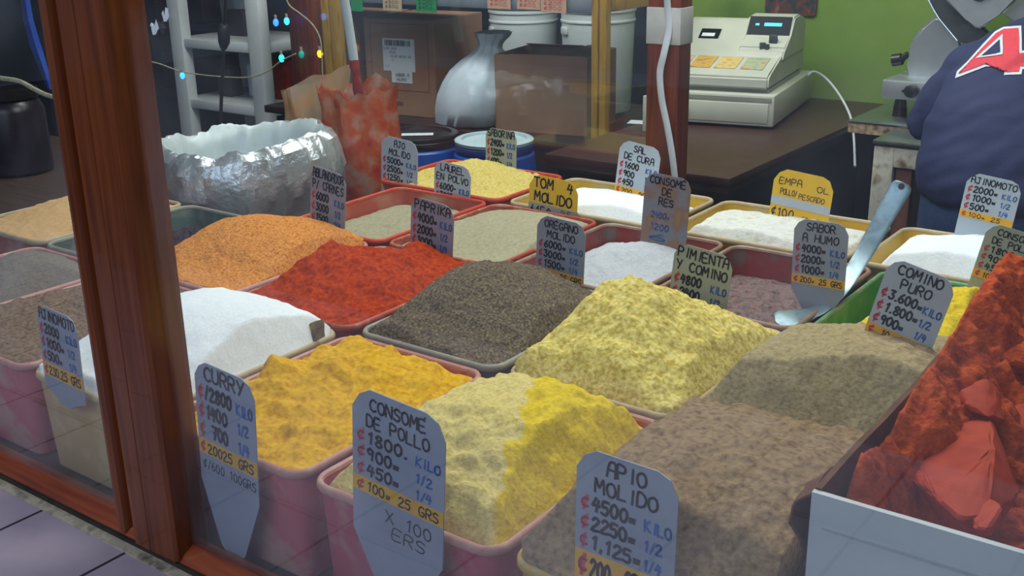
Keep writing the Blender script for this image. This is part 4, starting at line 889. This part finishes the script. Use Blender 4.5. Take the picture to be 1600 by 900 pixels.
# picture on the wall
pu0, pu1 = atv(1195, 15, WALLV - .01)[0], atv(1275, 15, WALLV - .01)[0]; pz = atv(1235, 24, WALLV - .01)[2]
b2 = NB(); loft(b2, [[(x_, 0, z_) for x_, z_ in rrect((pu1 - pu0) / 2, .13, .015, 5)], [(x_, .008, z_) for x_, z_ in rrect((pu1 - pu0) / 2, .13, .015, 5)]], True, True)
tag(obj('picture', b2, 'picture', None, ((pu0 + pu1) / 2, WALLV - .009, pz + .13), 0), 'dark floral picture hanging on the green wall above the register', 'picture')

# shelf unit
SH = .76
t = thing('shelf_unit', 'yellow posted shelf unit holding cartons, buckets and a white sack', 'shelf', -2.42, 2.33, 0)
b2 = NB(); box(b2, 0, 1.76, .03, .80, SH - .03, SH, .003); obj('lower_shelf', b2, 'darkwood', t)
zs = atv(740, 13, 2.36)[2]; b2 = NB(); box(b2, .06, 1.66, .03, .31, zs, zs + .05, .004); up = obj('upper_shelf', b2, 'shelfgrey', t)
for px0, px1, y_ in ((925, 947, 60), (504, 531, 60)):
    a_, b_ = atv(px0, y_, 2.33)[0], atv(px1, y_, 2.33)[0]
    b2 = NB(); box(b2, a_ + 2.42, a_ + 2.42 + (b_ - a_) * .45, -.004, .03, 0, 1.9, .002); box(b2, a_ + 2.42 + (b_ - a_) * .5, b_ + 2.42, .0, .03, 0, 1.9, .002); obj('post', b2, 'yellow_wood', t)
b2 = NB(); box(b2, 1.70, 1.74, .03, .80, 1.215, 1.26, .003); obj('side_rail', b2, 'yellow_wood', t)
for k in range(2):
    b2 = NB(); box(b2, .02 + k * 1.68, .06 + k * 1.68, .74, .78, 0, SH - .03); obj('leg', b2, 'darkwood', t)
for k, (x0, x1, yb, mt_, lab) in enumerate([(549, 567, 17, 'labelgreen', 'green price card at left end of the upper shelf edge'), (599, 628, 16, 'labeltan', 'tan handwritten price card on the upper shelf edge'), (651, 682, 18, 'labelgreen', 'green price card second along the upper shelf edge'),
        (762, 798, 13, 'labelpink', 'salmon price card at left of the right hand group on the shelf'), (808, 844, 14, 'labelpink', 'salmon price card in the middle of the right hand group'), (845, 885, 19, 'labelpink', 'tilted salmon price card nearest the yellow post')]):
    a_, v_, z_ = atv(x0, yb, 2.352); b_ = atv(x1, yb, 2.352)[0]
    b2 = NB(); box(b2, 0, b_ - a_, -.001, .001, 0, .075); rt_ = tag(obj('price_card', b2, mt_, None, (a_, 2.352, z_), 0), lab, 'price card', 'price cards on the shelf edge')
    if k != 0:
        b3 = NB(); w_ = b_ - a_; rr_ = random.Random(k)
        for q in range(4): write(b3, rr_.choice(['CURRY', 'OREGANO', 'COMINO', 'LAUREL']) if q < 2 else '¢' + str(rr_.randint(2, 9)) + '00', w_ * .12, .055 - q * .015, .010, .16, -.0014, w_ * .7, False, 0, rr_)
        obj('lettering', b3, 'ink' if k < 3 else 'inkred', rt_, sm=0)

# cartons
def carton(label, u, v, z, rot, w_, d_, h_, open_=False, lines=True):
    t = thing('carton', label, 'carton', u, v, z, rot, 'brown cardboard cartons on the lower shelf')
    b2 = NB()
    if open_:
        T_ = .005
        loft(b2, [[(0, 0, 0), (w_, 0, 0), (w_, d_, 0), (0, d_, 0)], [(0, 0, h_), (w_, 0, h_), (w_, d_, h_), (0, d_, h_)], [(T_, T_, h_), (w_ - T_, T_, h_), (w_ - T_, d_ - T_, h_), (T_, d_ - T_, h_)], [(T_, T_, T_), (w_ - T_, T_, T_), (w_ - T_, d_ - T_, T_), (T_, d_ - T_, T_)]], True, True)
    else: box(b2, 0, w_, 0, d_, 0, h_, .004)
    obj('body', b2, 'cardboard', t, sm=20)
    return t
t = carton('open brown carton with folded in flap beside the yellow shelf post', -1.246, 2.435, SH, .20, .358, .30, .275, True)
b2 = NB(); prismx(b2, [(.0, .275), (.0, .279), (.13, .262), (.13, .258)], .06, .355); o = obj('flap', b2, 'cardin', t, sm=10)
b2 = NB(); loft(b2, [[(.353, .003, .276), (.357, .297, .276)], [(.24, .02, .29), (.26, .28, .285)]], closed=False); bmesh.ops.solidify(b2, geom=list(b2.faces), thickness=.003); obj('flap', b2, 'cardin', t, sm=10)
b2 = NB(); prismx(b2, [(.295, .272), (.300, .272), (.24, .288), (.235, .286)], .02, .25); obj('flap', b2, 'cardin', t, sm=10)
CA = .12
t = carton('brown carton with a white barcode label beside the white sack', -1.905, 2.455, SH, CA, .33, .36, .375)
b2 = NB(); box(b2, .03, .30, -.0008, .0, .100, .102); box(b2, .03, .30, -.0008, 0, .355, .357); box(b2, .03, .032, -.0008, 0, .1, .357); box(b2, .298, .30, -.0008, 0, .1, .357); obj('printed_frame', b2, 'carddark', t, sm=0)
b2 = NB(); write(b2, 'SAL 600', .1, .04, .014, .2, -.001); obj('printed_lettering', b2, 'carddark', t, sm=0)
b2 = NB(); box(b2, .088, .238, -.0016, .0, .175, .30); box(b2, .125, .222, -.0016, 0, .13, .176); lb = obj('label', b2, 'paper', t, sm=0); lb['label'] = 'white barcode label'
b3 = NB(); rnd = random.Random(9); x_ = .10
while x_ < .215:
    ww_ = rnd.choice((.0015, .003, .0045)); box(b3, x_, x_ + ww_, -.0022, -.0014, .272, .294); x_ += ww_ + rnd.choice((.0015, .003))
obj('barcode', b3, 'ink', lb, sm=0)
b3 = NB()
for z_, s_, x_, w2 in ((.258, 'LOTE 2409', .095, .06), (.243, 'PESO', .12, .03), (.228, 'KILOS NETOS 25', .125, .095), (.212, '11', .128, .012), (.190, 'U', .1, .014)): write(b3, s_, x_, z_, .008, .16, -.0021, w2, rnd=rnd)
write(b3, 'SABOR A', .145, .155, .011, .18, -.0021, .062, rnd=rnd); write(b3, 'HUMO', .15, .137, .011, .18, -.0021, .045, rnd=rnd); obj('lettering', b3, 'ink', lb, sm=0)
t = carton('brown carton at left behind the shelf post with a tall white label', -2.27, 2.44, SH, .05, .31, .36, .375)
a_ = .135; b2 = NB(); box(b2, a_, a_ + .075, -.0016, 0, .03, .335); lb = obj('label', b2, 'paper', t, sm=0); lb['label'] = 'tall white printed label'
b3 = NB(); write(b3, 'S.R', a_ + .008, .285, .03, .2, -.0021, .058); box(b3, a_ + .006, a_ + .07, -.0022, -.0014, .245, .262)
for q in range(4): write(b3, random.choice(['PESO NETO', 'LOTE 204', 'ORIGEN C.R']), a_ + .008, .2 - q * .045, .008, .16, -.0021, .055)
obj('lettering', b3, 'ink', lb, sm=0)
# white sack
t = thing('white_sack', 'knotted white plastic sack between the label carton and the open carton', 'sack', -1.405, 2.50, SH)
prof = [(.10, .0, .2), (.142, .012, .3), (.154, .06, .4), (.153, .11, .6), (.144, .16, .9), (.124, .20, 1.4), (.094, .235, 2.0), (.064, .262, 2.6), (.046, .280, 3), (.043, .295, 3), (.050, .312, 3.2), (.062, .328, 3.6), (.066, .34, 4)]
lp = closed_bag(NB(), prof, 84, .036, 8, 3, lean=(.24, .1)); b2 = NB(); loft(b2, lp, True, True); displace(b2, .006, 12, 3, ridged=True); obj('sack_body', b2, 'sackwhite', t, sm=60)
# buckets
def bucket(u, v, r, h, label, lidded=True):
    t = thing('bucket', label, 'bucket', u, v, SH, 0, 'white plastic buckets on the lower shelf')
    b2 = NB(); lathe(b2, [(r * .88, 0), (r * .9, .006), (r * .97, h * .80), (r * 1.0, h * .81), (r * 1.0, h * .825), (r * .975, h * .83), (r * .98, h * .89), (r * 1.015, h * .90), (r * 1.015, h * .92), (r * .985, h * .925), (r * .99, h * .955)], 64); obj('body', b2, 'bucket', t)
    b2 = NB(); lathe(b2, [(r * 1.03, h * .945), (r * 1.035, h * .985), (r * 1.0, h), (r * .93, h), (r * .92, h * .985)], 64); obj('lid', b2, 'bucket', t)
    b2 = NB(); box(b2, -.025, .025, -r * 1.03, -r * .95, h * .70, h * .77, .006); o = obj('handle_lug', b2, 'bucket', t, None, None); o.rotation_euler = (0, 0, -.55)
    return t
ub, vb, _ = atv(934, 110, 3.0); bucket(ub, 3.0, .148, .43, 'white bucket right behind the open carton and yellow post')
u2, _, _ = atv(818, 50, 3.0); bucket(u2, 3.0, .143, .41, 'white bucket behind the knotted sack, left of the other bucket')
uj, vj, _ = atv(985, 8, 2.75); t = thing('jar', 'dark clear jar at the top of the shelf end beside the bucket', 'jar', uj, 2.6, 1.26 - .03)
# drums
def drum(u, v, r, h, lidmat, label, lidz=.0):
    t = thing('plastic_drum', label, 'drum', u, v, 0, 0, 'blue plastic drums behind the case')
    b2 = NB(); lathe(b2, [(r * .95, 0), (r * 1.05, .02), (r * 1.13, h * .3), (r * 1.16, h * .6), (r * 1.13, h * .82), (r * 1.06, h - .045), (r * .98, h - .035), (r * .98, h - .03)], 56); obj('body', b2, 'blue_drum', t)
    b2 = NB(); lathe(b2, [(r * 1.01, h - .034), (r * 1.03, h - .030), (r * 1.03, h - .012), (r * 1.0, h - .008), (r * 1.0, h - .004)], 56); o = obj('neck_ring', b2, 'blue_drum' if lidmat == 'lid' else 'black_plastic', t)
    b2 = NB(); lathe(b2, [(r * 1.03, h - .006), (r * 1.04, h + .004), (r * .99, h + .008), (r * .86, h + .008), (r * .84, h + .0), (r * .3, h - .002)], 56); o = obj('lid', b2, lidmat, t); o['label'] = 'pale lid' if lidmat == 'lid' else 'black lid'
    return t
ud, vd, _ = atz(772, 219, .80); drum(ud, vd, .128, .80, 'lid', 'blue drum with pale lid in front of the open carton')
ud2, vd2, _ = atz(657, 212, .80); drum(ud2 - .02, vd2 + .02, .128, .80, 'black_plastic', 'blue drum with black lid in front of the label carton')
u_, v_, z_ = atz(652, 206, .81); b2 = NB(); box(b2, -.055, .055, -.02, .02, 0, .0015); tag(obj('paper_slip', b2, 'paper', None, (u_, v_, .8005), .64), 'white paper strip lying on the black drum lid', 'paper')
# the jar on the rail
b2 = NB(); lathe(b2, [(.055, 0), (.06, .01), (.06, .12), (.05, .14), (.05, .16)], 40); obj('body', b2, 'darkjar', t)
b2 = NB(); lathe(b2, [(.052, .16), (.052, .18), (.045, .185)], 40); obj('lid', b2, 'steeldark', t)

# white rack and dark shelving at far left
t = thing('plastic_rack', 'white plastic rack with slab shelves beyond the foil sack', 'rack', -3.24, 2.6, 0)
W_, D_ = .55, .40
for x_ in (0, W_):
    for y_ in (0, D_):
        b2 = NB(); box(b2, x_ - .045, x_ + .045, y_ - .03, y_ + .03, 0, 1.5, .01); obj('leg', b2, 'white_plastic', t)
for z_ in (.20, .645, .93, 1.33):
    b2 = NB(); box(b2, -.03, W_ + .03, -.02, D_ + .02, z_, z_ + .045, .008); obj('shelf', b2, 'white_plastic', t)
for k, (x_, y_, z_, sx, sz, mt_, lab) in enumerate([(.14, .15, .69, .10, .14, 'darkgoods', 'dark packet at left on the lower rack shelf'), (.30, .2, .69, .09, .16, 'sackwhite', 'white packet in the middle of the lower rack shelf'), (.44, .22, .69, .07, .18, 'paste', 'red packet at right on the lower rack shelf'), (.2, .2, .975, .14, .12, 'darkgoods', 'dark packet on the upper rack shelf')]):
    b2 = NB(); box(b2, -sx / 2, sx / 2, -.04, .04, 0, sz, .012, 3); displace(b2, .006, 14, k); c_ = np.array(L(-3.24, 2.6, z_)) + A_ * x_ + B_ * y_; u_, v_, _ = uvz(c_)
    tag(obj('packet', b2, mt_, None, (u_, v_, z_), 0), lab, 'packet', 'packets on the white rack')
t = thing('dark_shelving', 'dark shelving against the far left wall behind the twine', 'shelf', -5.6, 3.3, 0)
b2 = NB(); box(b2, 0, 2.2, .38, .42, 0, 1.9); obj('back_panel', b2, 'navy', t)
for z_ in (.1, .5, .9, 1.3, 1.7):
    b2 = NB(); box(b2, 0, 2.2, 0, .4, z_, z_ + .03); obj('shelf', b2, 'navy', t)
for x_ in (0, 1.08, 2.16):
    b2 = NB(); box(b2, x_, x_ + .04, 0, .4, 0, 1.9); obj('upright', b2, 'navy', t)
rnd = random.Random(12); k = 0
for z_, zn in ((.53, 'second'), (.93, 'third'), (1.33, 'fourth')):
    for q in range(5):
        u_ = -5.45 + q * .42 + rnd.uniform(-.04, .04); w_ = rnd.uniform(.2, .3); h_ = rnd.uniform(.16, .27); b2 = NB(); box(b2, -w_ / 2, w_ / 2, -.1, .1, 0, h_, .015); displace(b2, .008, 8, k)
        tag(obj('packet', b2, rnd.choice(['darkgoods', 'darkgoods', 'carddark', 'shelfgrey']), None, (u_, 3.48, z_), 0), 'bulky packet in the dark shelving, %s from the left on the %s shelf' % (['first', 'second', 'third', 'fourth', 'last'][q], {'second': 'lower', 'third': 'middle', 'fourth': 'upper'}[zn]), 'packet', 'packets in the dark shelving'); k += 1

# benches and slicer
t = thing('steel_bench', 'steel topped bench with chipped front edge under the slicer', 'bench', .03, 2.545, 0)
b2 = NB(); box(b2, 0, 1.3, 0, .60, .894, .900, .001); obj('steel_top', b2, 'steel', t)
b2 = NB(); box(b2, .002, 1.3, .003, .60, .862, .894); displace(b2, .002, 60); o = obj('board', b2, 'chipped', t); o['label'] = 'chipped wooden edge board'
for x_, y_ in ((.05, .06), (.05, .55), (1.24, .06), (1.24, .55)):
    b2 = NB(); box(b2, x_ - .02, x_ + .02, y_ - .02, y_ + .02, 0, .862); obj('leg', b2, 'black_plastic', t)
t = thing('worn_cabinet', 'low cabinet with worn white frame left of the person', 'cabinet', .178, 2.35, 0)
b2 = NB(); box(b2, 0, 1.1, 0, .185, .875, .889, .001); obj('steel_top', b2, 'steel', t)
b2 = NB(); box(b2, .004, .062, .004, .03, 0, .872, .002); box(b2, .062, 1.09, .004, .03, .815, .872, .002); box(b2, 1.03, 1.09, .004, .03, 0, .815); bmesh.ops.subdivide_edges(b2, edges=b2.edges, cuts=4, use_grid_fill=True); displace(b2, .0016, 40); obj('frame', b2, 'wornwood', t)
b2 = NB(); box(b2, .07, .115, .012, .03, 0, .81, .002); obj('inner_frame', b2, 'carddark', t)
b2 = NB(); box(b2, .01, 1.08, .03, .18, 0, .87); obj('interior', b2, 'darkwood', t)

su, sv = atv(1376, 155, 2.66)[0], 2.66; SZ = .900
t = thing('meat_slicer', 'aluminium meat slicer with black knob on the steel bench', 'slicer', su, sv, SZ)
base = np.array(L(su, sv, SZ))
zb0, zb1 = atv(1376, 153, 2.66)[2] - SZ, atv(1376, 124, 2.66)[2] - SZ
b2 = NB(); box(b2, 0, .50, 0, .36, zb0, zb1, .004); obj('base', b2, 'steelsat', t)
for x_, y_ in ((.05, .04), (.45, .04), (.05, .32), (.45, .32)):
    b2 = NB(); lathe(b2, [(.022, 0), (.020, zb0 * .5), (.016, zb0)], 20, x_, y_); obj('foot', b2, 'black_plastic', t)
kp = locp(1425, 142, 2.655)
b2 = NB(); tube(b2, [kp + Vector((0, .006, 0)), kp + Vector((0, -.012, 0)), kp + Vector((0, -.015, 0))], [.021, .021, .017], 28); obj('dial', b2, 'black_plastic', t)
b2 = NB(); kq = locp(1411, 142, 2.657); tube(b2, [kq + Vector((0, .004, 0)), kq + Vector((0, -.002, 0))], .004, 12); obj('button', b2, 'black_plastic', t)
hp = [locp(x_, y_, 2.78) for x_, y_ in [(1417, 101), (1421, 66), (1440, 42), (1460, 25), (1480, 30), (1502, 64), (1510, 102)]]
b2 = NB(); prism(b2, [(p_.x, p_.z) for p_ in hp] + [(hp[-1].x, zb1 - .01), (hp[0].x, zb1 - .01)], hp[0].y, hp[0].y + .17)
bmesh.ops.bevel(b2, geom=list(b2.edges), offset=.010, segments=3, affect='EDGES'); obj('motor_housing', b2, 'steelsat', t)
kn = locp(1406, 92, 2.80); b2 = NB(); tube(b2, [kn + Vector((.025, 0, .018)), kn + Vector((.010, 0, .004)), kn + Vector((.006, 0, 0)), kn + Vector((-.022, 0, -.006))], [.009, .010, .019, .019], 20); obj('knob', b2, 'black_plastic', t)
# blade ring and pusher plates
ca, cb = locp(1452, -4, 2.74), locp(1520, 62, 2.74); ctr = (ca + cb) / 2 + (ca - cb).cross(Vector((0, 1, 0))).normalized() * (-.10); dirn = (ca - cb).normalized(); nrm_ = Vector((dirn.z, 0, -dirn.x))
def plate(pxs, v, thick, name, mt_, r=.006):
    P_ = [locp(x_, y_, v) for x_, y_ in pxs]; b = NB(); prism(b, [(p_.x, p_.z) for p_ in P_], P_[0].y, P_[0].y + thick)
    bmesh.ops.bevel(b, geom=list(b.edges), offset=r, segments=3, affect='EDGES'); return obj(name, b, mt_, t)
plate([(1445, -14), (1455, 12), (1466, 30), (1495, 66), (1520, 68), (1545, 52), (1475, -20)], 2.735, .022, 'blade_guard', 'steeldark', .004)
b2 = NB(); tube(b2, [locp(x_, y_, 2.733) for x_, y_ in [(1447, -8), (1457, 12), (1467, 29), (1496, 64)]], .003, 8); obj('blade_edge', b2, 'chrome', t)
plate([(1462, -30), (1478, 2), (1508, 30), (1526, 46), (1534, 44), (1560, 24), (1590, -2), (1610, -30)], 2.70, .020, 'carriage_plate', 'steelsat', .006)
plate([(1562, 22), (1600, 44), (1660, 40), (1650, -30), (1600, -20)], 2.80, .02, 'rear_plate', 'steelsat', .006)
plate([(1505, -30), (1520, 0), (1530, 3), (1545, -3), (1560, -30)], 2.694, .006, 'pusher_grip', 'steeldark', .002)

# ================================================================== PERSON in a navy jersey, bent over the bench, back to us
PU, PV = .66, 1.93
t = thing('person', 'person in navy jersey with red number bending over the bench, back to us', 'person', PU, PV, 0)
def limb(bm, pts, rad, n=16, ref=(0, 1, 0)): tube(bm, pts, rad, n, True, ref)
def body_mesh(fat, parts):
    bm = NB()
    f = fat
    if 'torso' in parts:
        limb(bm, [(0, 0, .862), (0, 0, .885), (0, .01, .93), (0, .06, 1.02), (0, .14, 1.10), (.0, .22, 1.165), (.0, .27, 1.20), (.01, .31, 1.225)],
             [(.20 + f, .145 + f), (.215 + f, .155 + f), (.225 + f, .15 + f), (.222 + f, .14 + f), (.208 + f, .135 + f), (.175 + f, .112 + f), (.125 + f, .085 + f), (.075 + f, .07 + f)], 28, (1, 0, 0))
    if 'hips' in parts:
        limb(bm, [(0, 0, .74), (0, .0, .82), (0, .01, .90), (0, .02, .95)], [(.18 + f, .14 + f), (.20 + f, .15 + f), (.205 + f, .145 + f), (.2 + f, .14 + f)], 24, (1, 0, 0))
    for s in (-1, 1):
        if 'sleeves' in parts:
            limb(bm, [(s * .09, .23, 1.165), (s * .165, .235, 1.115), (s * .225, .25, 1.04), (s * .262, .275, .955)], [.075 + f, .082 + f, .080 + f, .078 + f * 1.3])
        if 'arms' in parts:
            limb(bm, [(s * .08, .24, 1.165), (s * .16, .24, 1.11), (s * .225, .255, 1.03), (s * .258, .30, .945), (s * .20, .44, .94), (s * .12, .555, .935), (s * .10, .585, .932)], [.05, .062, .052, .043, .042, .03, .028])
            # palm and fingers resting on the bench edge
            limb(bm, [(s * .105, .575, .932), (s * .085, .62, .928), (s * .075, .655, .922)], [(.024, .016), (.036, .016), (.036, .013)], 12, (1, 0, 0))
            for q, (o_, l_) in enumerate(((-.030, .062), (-.010, .075), (.011, .072), (.030, .056))):
                x_ = s * .075 + o_; limb(bm, [(x_, .645, .924), (x_ + o_ * .15, .655 + l_ * .5, .926), (x_ + o_ * .2, .655 + l_ * .85, .914), (x_ + o_ * .2, .655 + l_, .906)], [.0095, .009, .0085, .007], 8)
            limb(bm, [(s * .085 - s * .025, .60, .928), (s * .085 - s * .05, .625, .922), (s * .085 - s * .058, .655, .914)], [.012, .010, .008], 8)
        if 'legs' in parts:
            limb(bm, [(s * .10, 0, .86), (s * .11, .0, .70), (s * .12, .025, .48), (s * .125, .0, .28), (s * .13, -.02, .08)], [.105 + f, .098 + f, .07 + f, .062 + f, .046 + f], 18, (1, 0, 0))
        if 'feet' in parts:
            limb(bm, [(s * .13, -.05, .045), (s * .132, .02, .05), (s * .14, .12, .035), (s * .145, .19, .03)], [(.038 + f, .04 + f), (.042 + f, .045 + f), (.045 + f, .03 + f), (.03 + f, .022 + f)], 14, (1, 0, 0))
    if 'head' in parts:
        limb(bm, [(0.01, .27, 1.19), (.012, .33, 1.25), (.014, .37, 1.29)], [.07, .058, .056])
        H = Matrix.Translation((.016, .43, 1.335)) @ Matrix.Rotation(-.75, 4, 'X')
        bmesh.ops.create_uvsphere(bm, u_segments=28, v_segments=20, radius=1, matrix=H @ Matrix.Diagonal((.077, .098, .115, 1)))
        for p_, r_ in (((0, .10, -.02), .018), ((0, .088, -.075), .03), ((-.03, .085, .012), .017), ((.03, .085, .012), .017), ((0, .095, -.05), .016)):
            bmesh.ops.create_icosphere(bm, subdivisions=2, radius=r_, matrix=H @ Matrix.Translation(p_))
        for s in (-1, 1): bmesh.ops.create_icosphere(bm, subdivisions=2, radius=1, matrix=H @ Matrix.Translation((s * .078, .0, -.01)) @ Matrix.Diagonal((.012, .02, .032, 1)))
    return bm
def skinned(name, bm, mt_, vox, sm_it=6, par=t):
    o = obj(name, bm, mt_, par); r_ = o.modifiers.new('r', 'REMESH'); r_.mode = 'VOXEL'; r_.voxel_size = vox
    s_ = o.modifiers.new('s', 'SMOOTH'); s_.iterations = sm_it; s_.factor = .5
    bpy.context.view_layer.update(); bake(o)
    for p_ in o.data.polygons: p_.use_smooth = True
    return o
skinned('body', body_mesh(-.012, {'torso', 'hips', 'arms', 'legs', 'feet', 'head'}), 'skin', .008, 3)
sh = skinned('jersey', body_mesh(.012, {'torso', 'sleeves'}), 'jersey', .012, 8)
for v in sh.data.vertices:
    q = Vector((v.co.x * 5 + v.co.z * 4, v.co.y * 4, v.co.z * 16 - v.co.x * 9)); v.co += v.normal * (.013 * (abs(mnoise.noise(q)) - .25) + .004 * mnoise.noise(q * 2.3))
skinned('jeans', body_mesh(.006, {'hips', 'legs'}), 'denim', .012, 6)
bm = NB(); 
for s in (-1, 1):
    b2 = body_mesh(.006, set()); limb(b2, [(s * .13, -.06, .045), (s * .132, .02, .055), (s * .14, .12, .04), (s * .145, .20, .032)], [(.042, .042), (.05, .05), (.05, .036), (.032, .026)], 16, (1, 0, 0)); obj('shoe', b2, 'shoe', t)
b2 = NB(); H = Matrix.Translation((.016, .425, 1.342)) @ Matrix.Rotation(-.75, 4, 'X'); bmesh.ops.create_uvsphere(b2, u_segments=28, v_segments=20, radius=1, matrix=H @ Matrix.Diagonal((.083, .105, .121, 1)))
Hi = H.inverted(); bmesh.ops.delete(b2, geom=[v for v in b2.verts if (Hi @ v.co).y > .045 and (Hi @ v.co).z < .05 or (Hi @ v.co).z < -.06], context='VERTS'); bmesh.ops.solidify(b2, geom=list(b2.faces), thickness=.006); displace(b2, .004, 50); obj('hair', b2, 'hair', t)
for s in (-1, 1):
    b2 = NB(); bmesh.ops.create_icosphere(b2, subdivisions=2, radius=.011, matrix=H @ Matrix.Translation((s * .03, .094, .012))); obj('eye', b2, 'paper', t)
# the number on the back, laid onto the cloth
bpy.context.view_layer.update()
bvh = BVHTree.FromPolygons([v.co.copy() for v in sh.data.vertices], [tuple(p_.vertices) for p_ in sh.data.polygons])
base = np.array(L(PU, PV, 0))
Rz = Matrix.Rotation(-YAW, 3, 'Z')
camL = Rz @ Vector(C0 - base)
def onback(poly, lift, name, mt_, par):
    from mathutils.geometry import tessellate_polygon
    b = NB(); vs = [b.verts.new((x_, 0, y_)) for x_, y_ in poly]
    if True:
        f_ = b.faces.new(vs)
    bmesh.ops.triangulate(b, faces=b.faces)
    for _ in range(4):
        le = [e for e in b.edges if e.calc_length() > 4]
        if not le: break
        bmesh.ops.subdivide_edges(b, edges=le, cuts=1); bmesh.ops.triangulate(b, faces=[f for f in b.faces if len(f.verts) > 3])
    for v in b.verts:
        d = ray(v.co.x, v.co.z); dl = Rz @ Vector(d)
        hit = bvh.ray_cast(camL, dl.normalized())
        if hit[0] is not None: v.co = hit[0] + hit[1] * lift
        else: v.co = camL + dl * 2.6; v.tag = True
    bmesh.ops.delete(b, geom=[v for v in b.verts if v.tag], context='VERTS')
    b.normal_update(); r_ = list(b.faces)
    return obj(name, b, mt_, par, sm=180)
num = [(1493, 123), (1496, 112), (1512, 97), (1536, 70), (1555, 50), (1568, 43), (1596, 41), (1597, 80), (1612, 78), (1616, 106), (1598, 109), (1596, 117), (1569, 118), (1571, 103), (1540, 105)]
def shrink(poly, d):
    n = len(poly); out = []
    for k in range(n):
        a, b, c = Vector(poly[k - 1]), Vector(poly[k]), Vector(poly[(k + 1) % n])
        e1, e2 = (b - a).normalized(), (c - b).normalized(); n1, n2 = Vector((-e1.y, e1.x)), Vector((-e2.y, e2.x)); m_ = (n1 + n2); m_ = m_ / max(m_.dot(n1), .35); q = b + m_ * d; out.append((q.x, q.y))
    return out
ar = sum(num[k - 1][0] * num[k][1] - num[k][0] * num[k - 1][1] for k in range(len(num)))
sg = 1 if ar > 0 else -1
nw = onback(num, .002, 'number_border', 'numwhite', sh)
onback(shrink(num, sg * 4.0), .0035, 'number', 'numred', sh)
onback([(1526, 93), (1568, 55), (1568, 87)], .005, 'number_border', 'numwhite', sh)
onback([(1535, 90), (1564, 64), (1564, 84)], .0062, 'number_counter', 'jersey', sh)
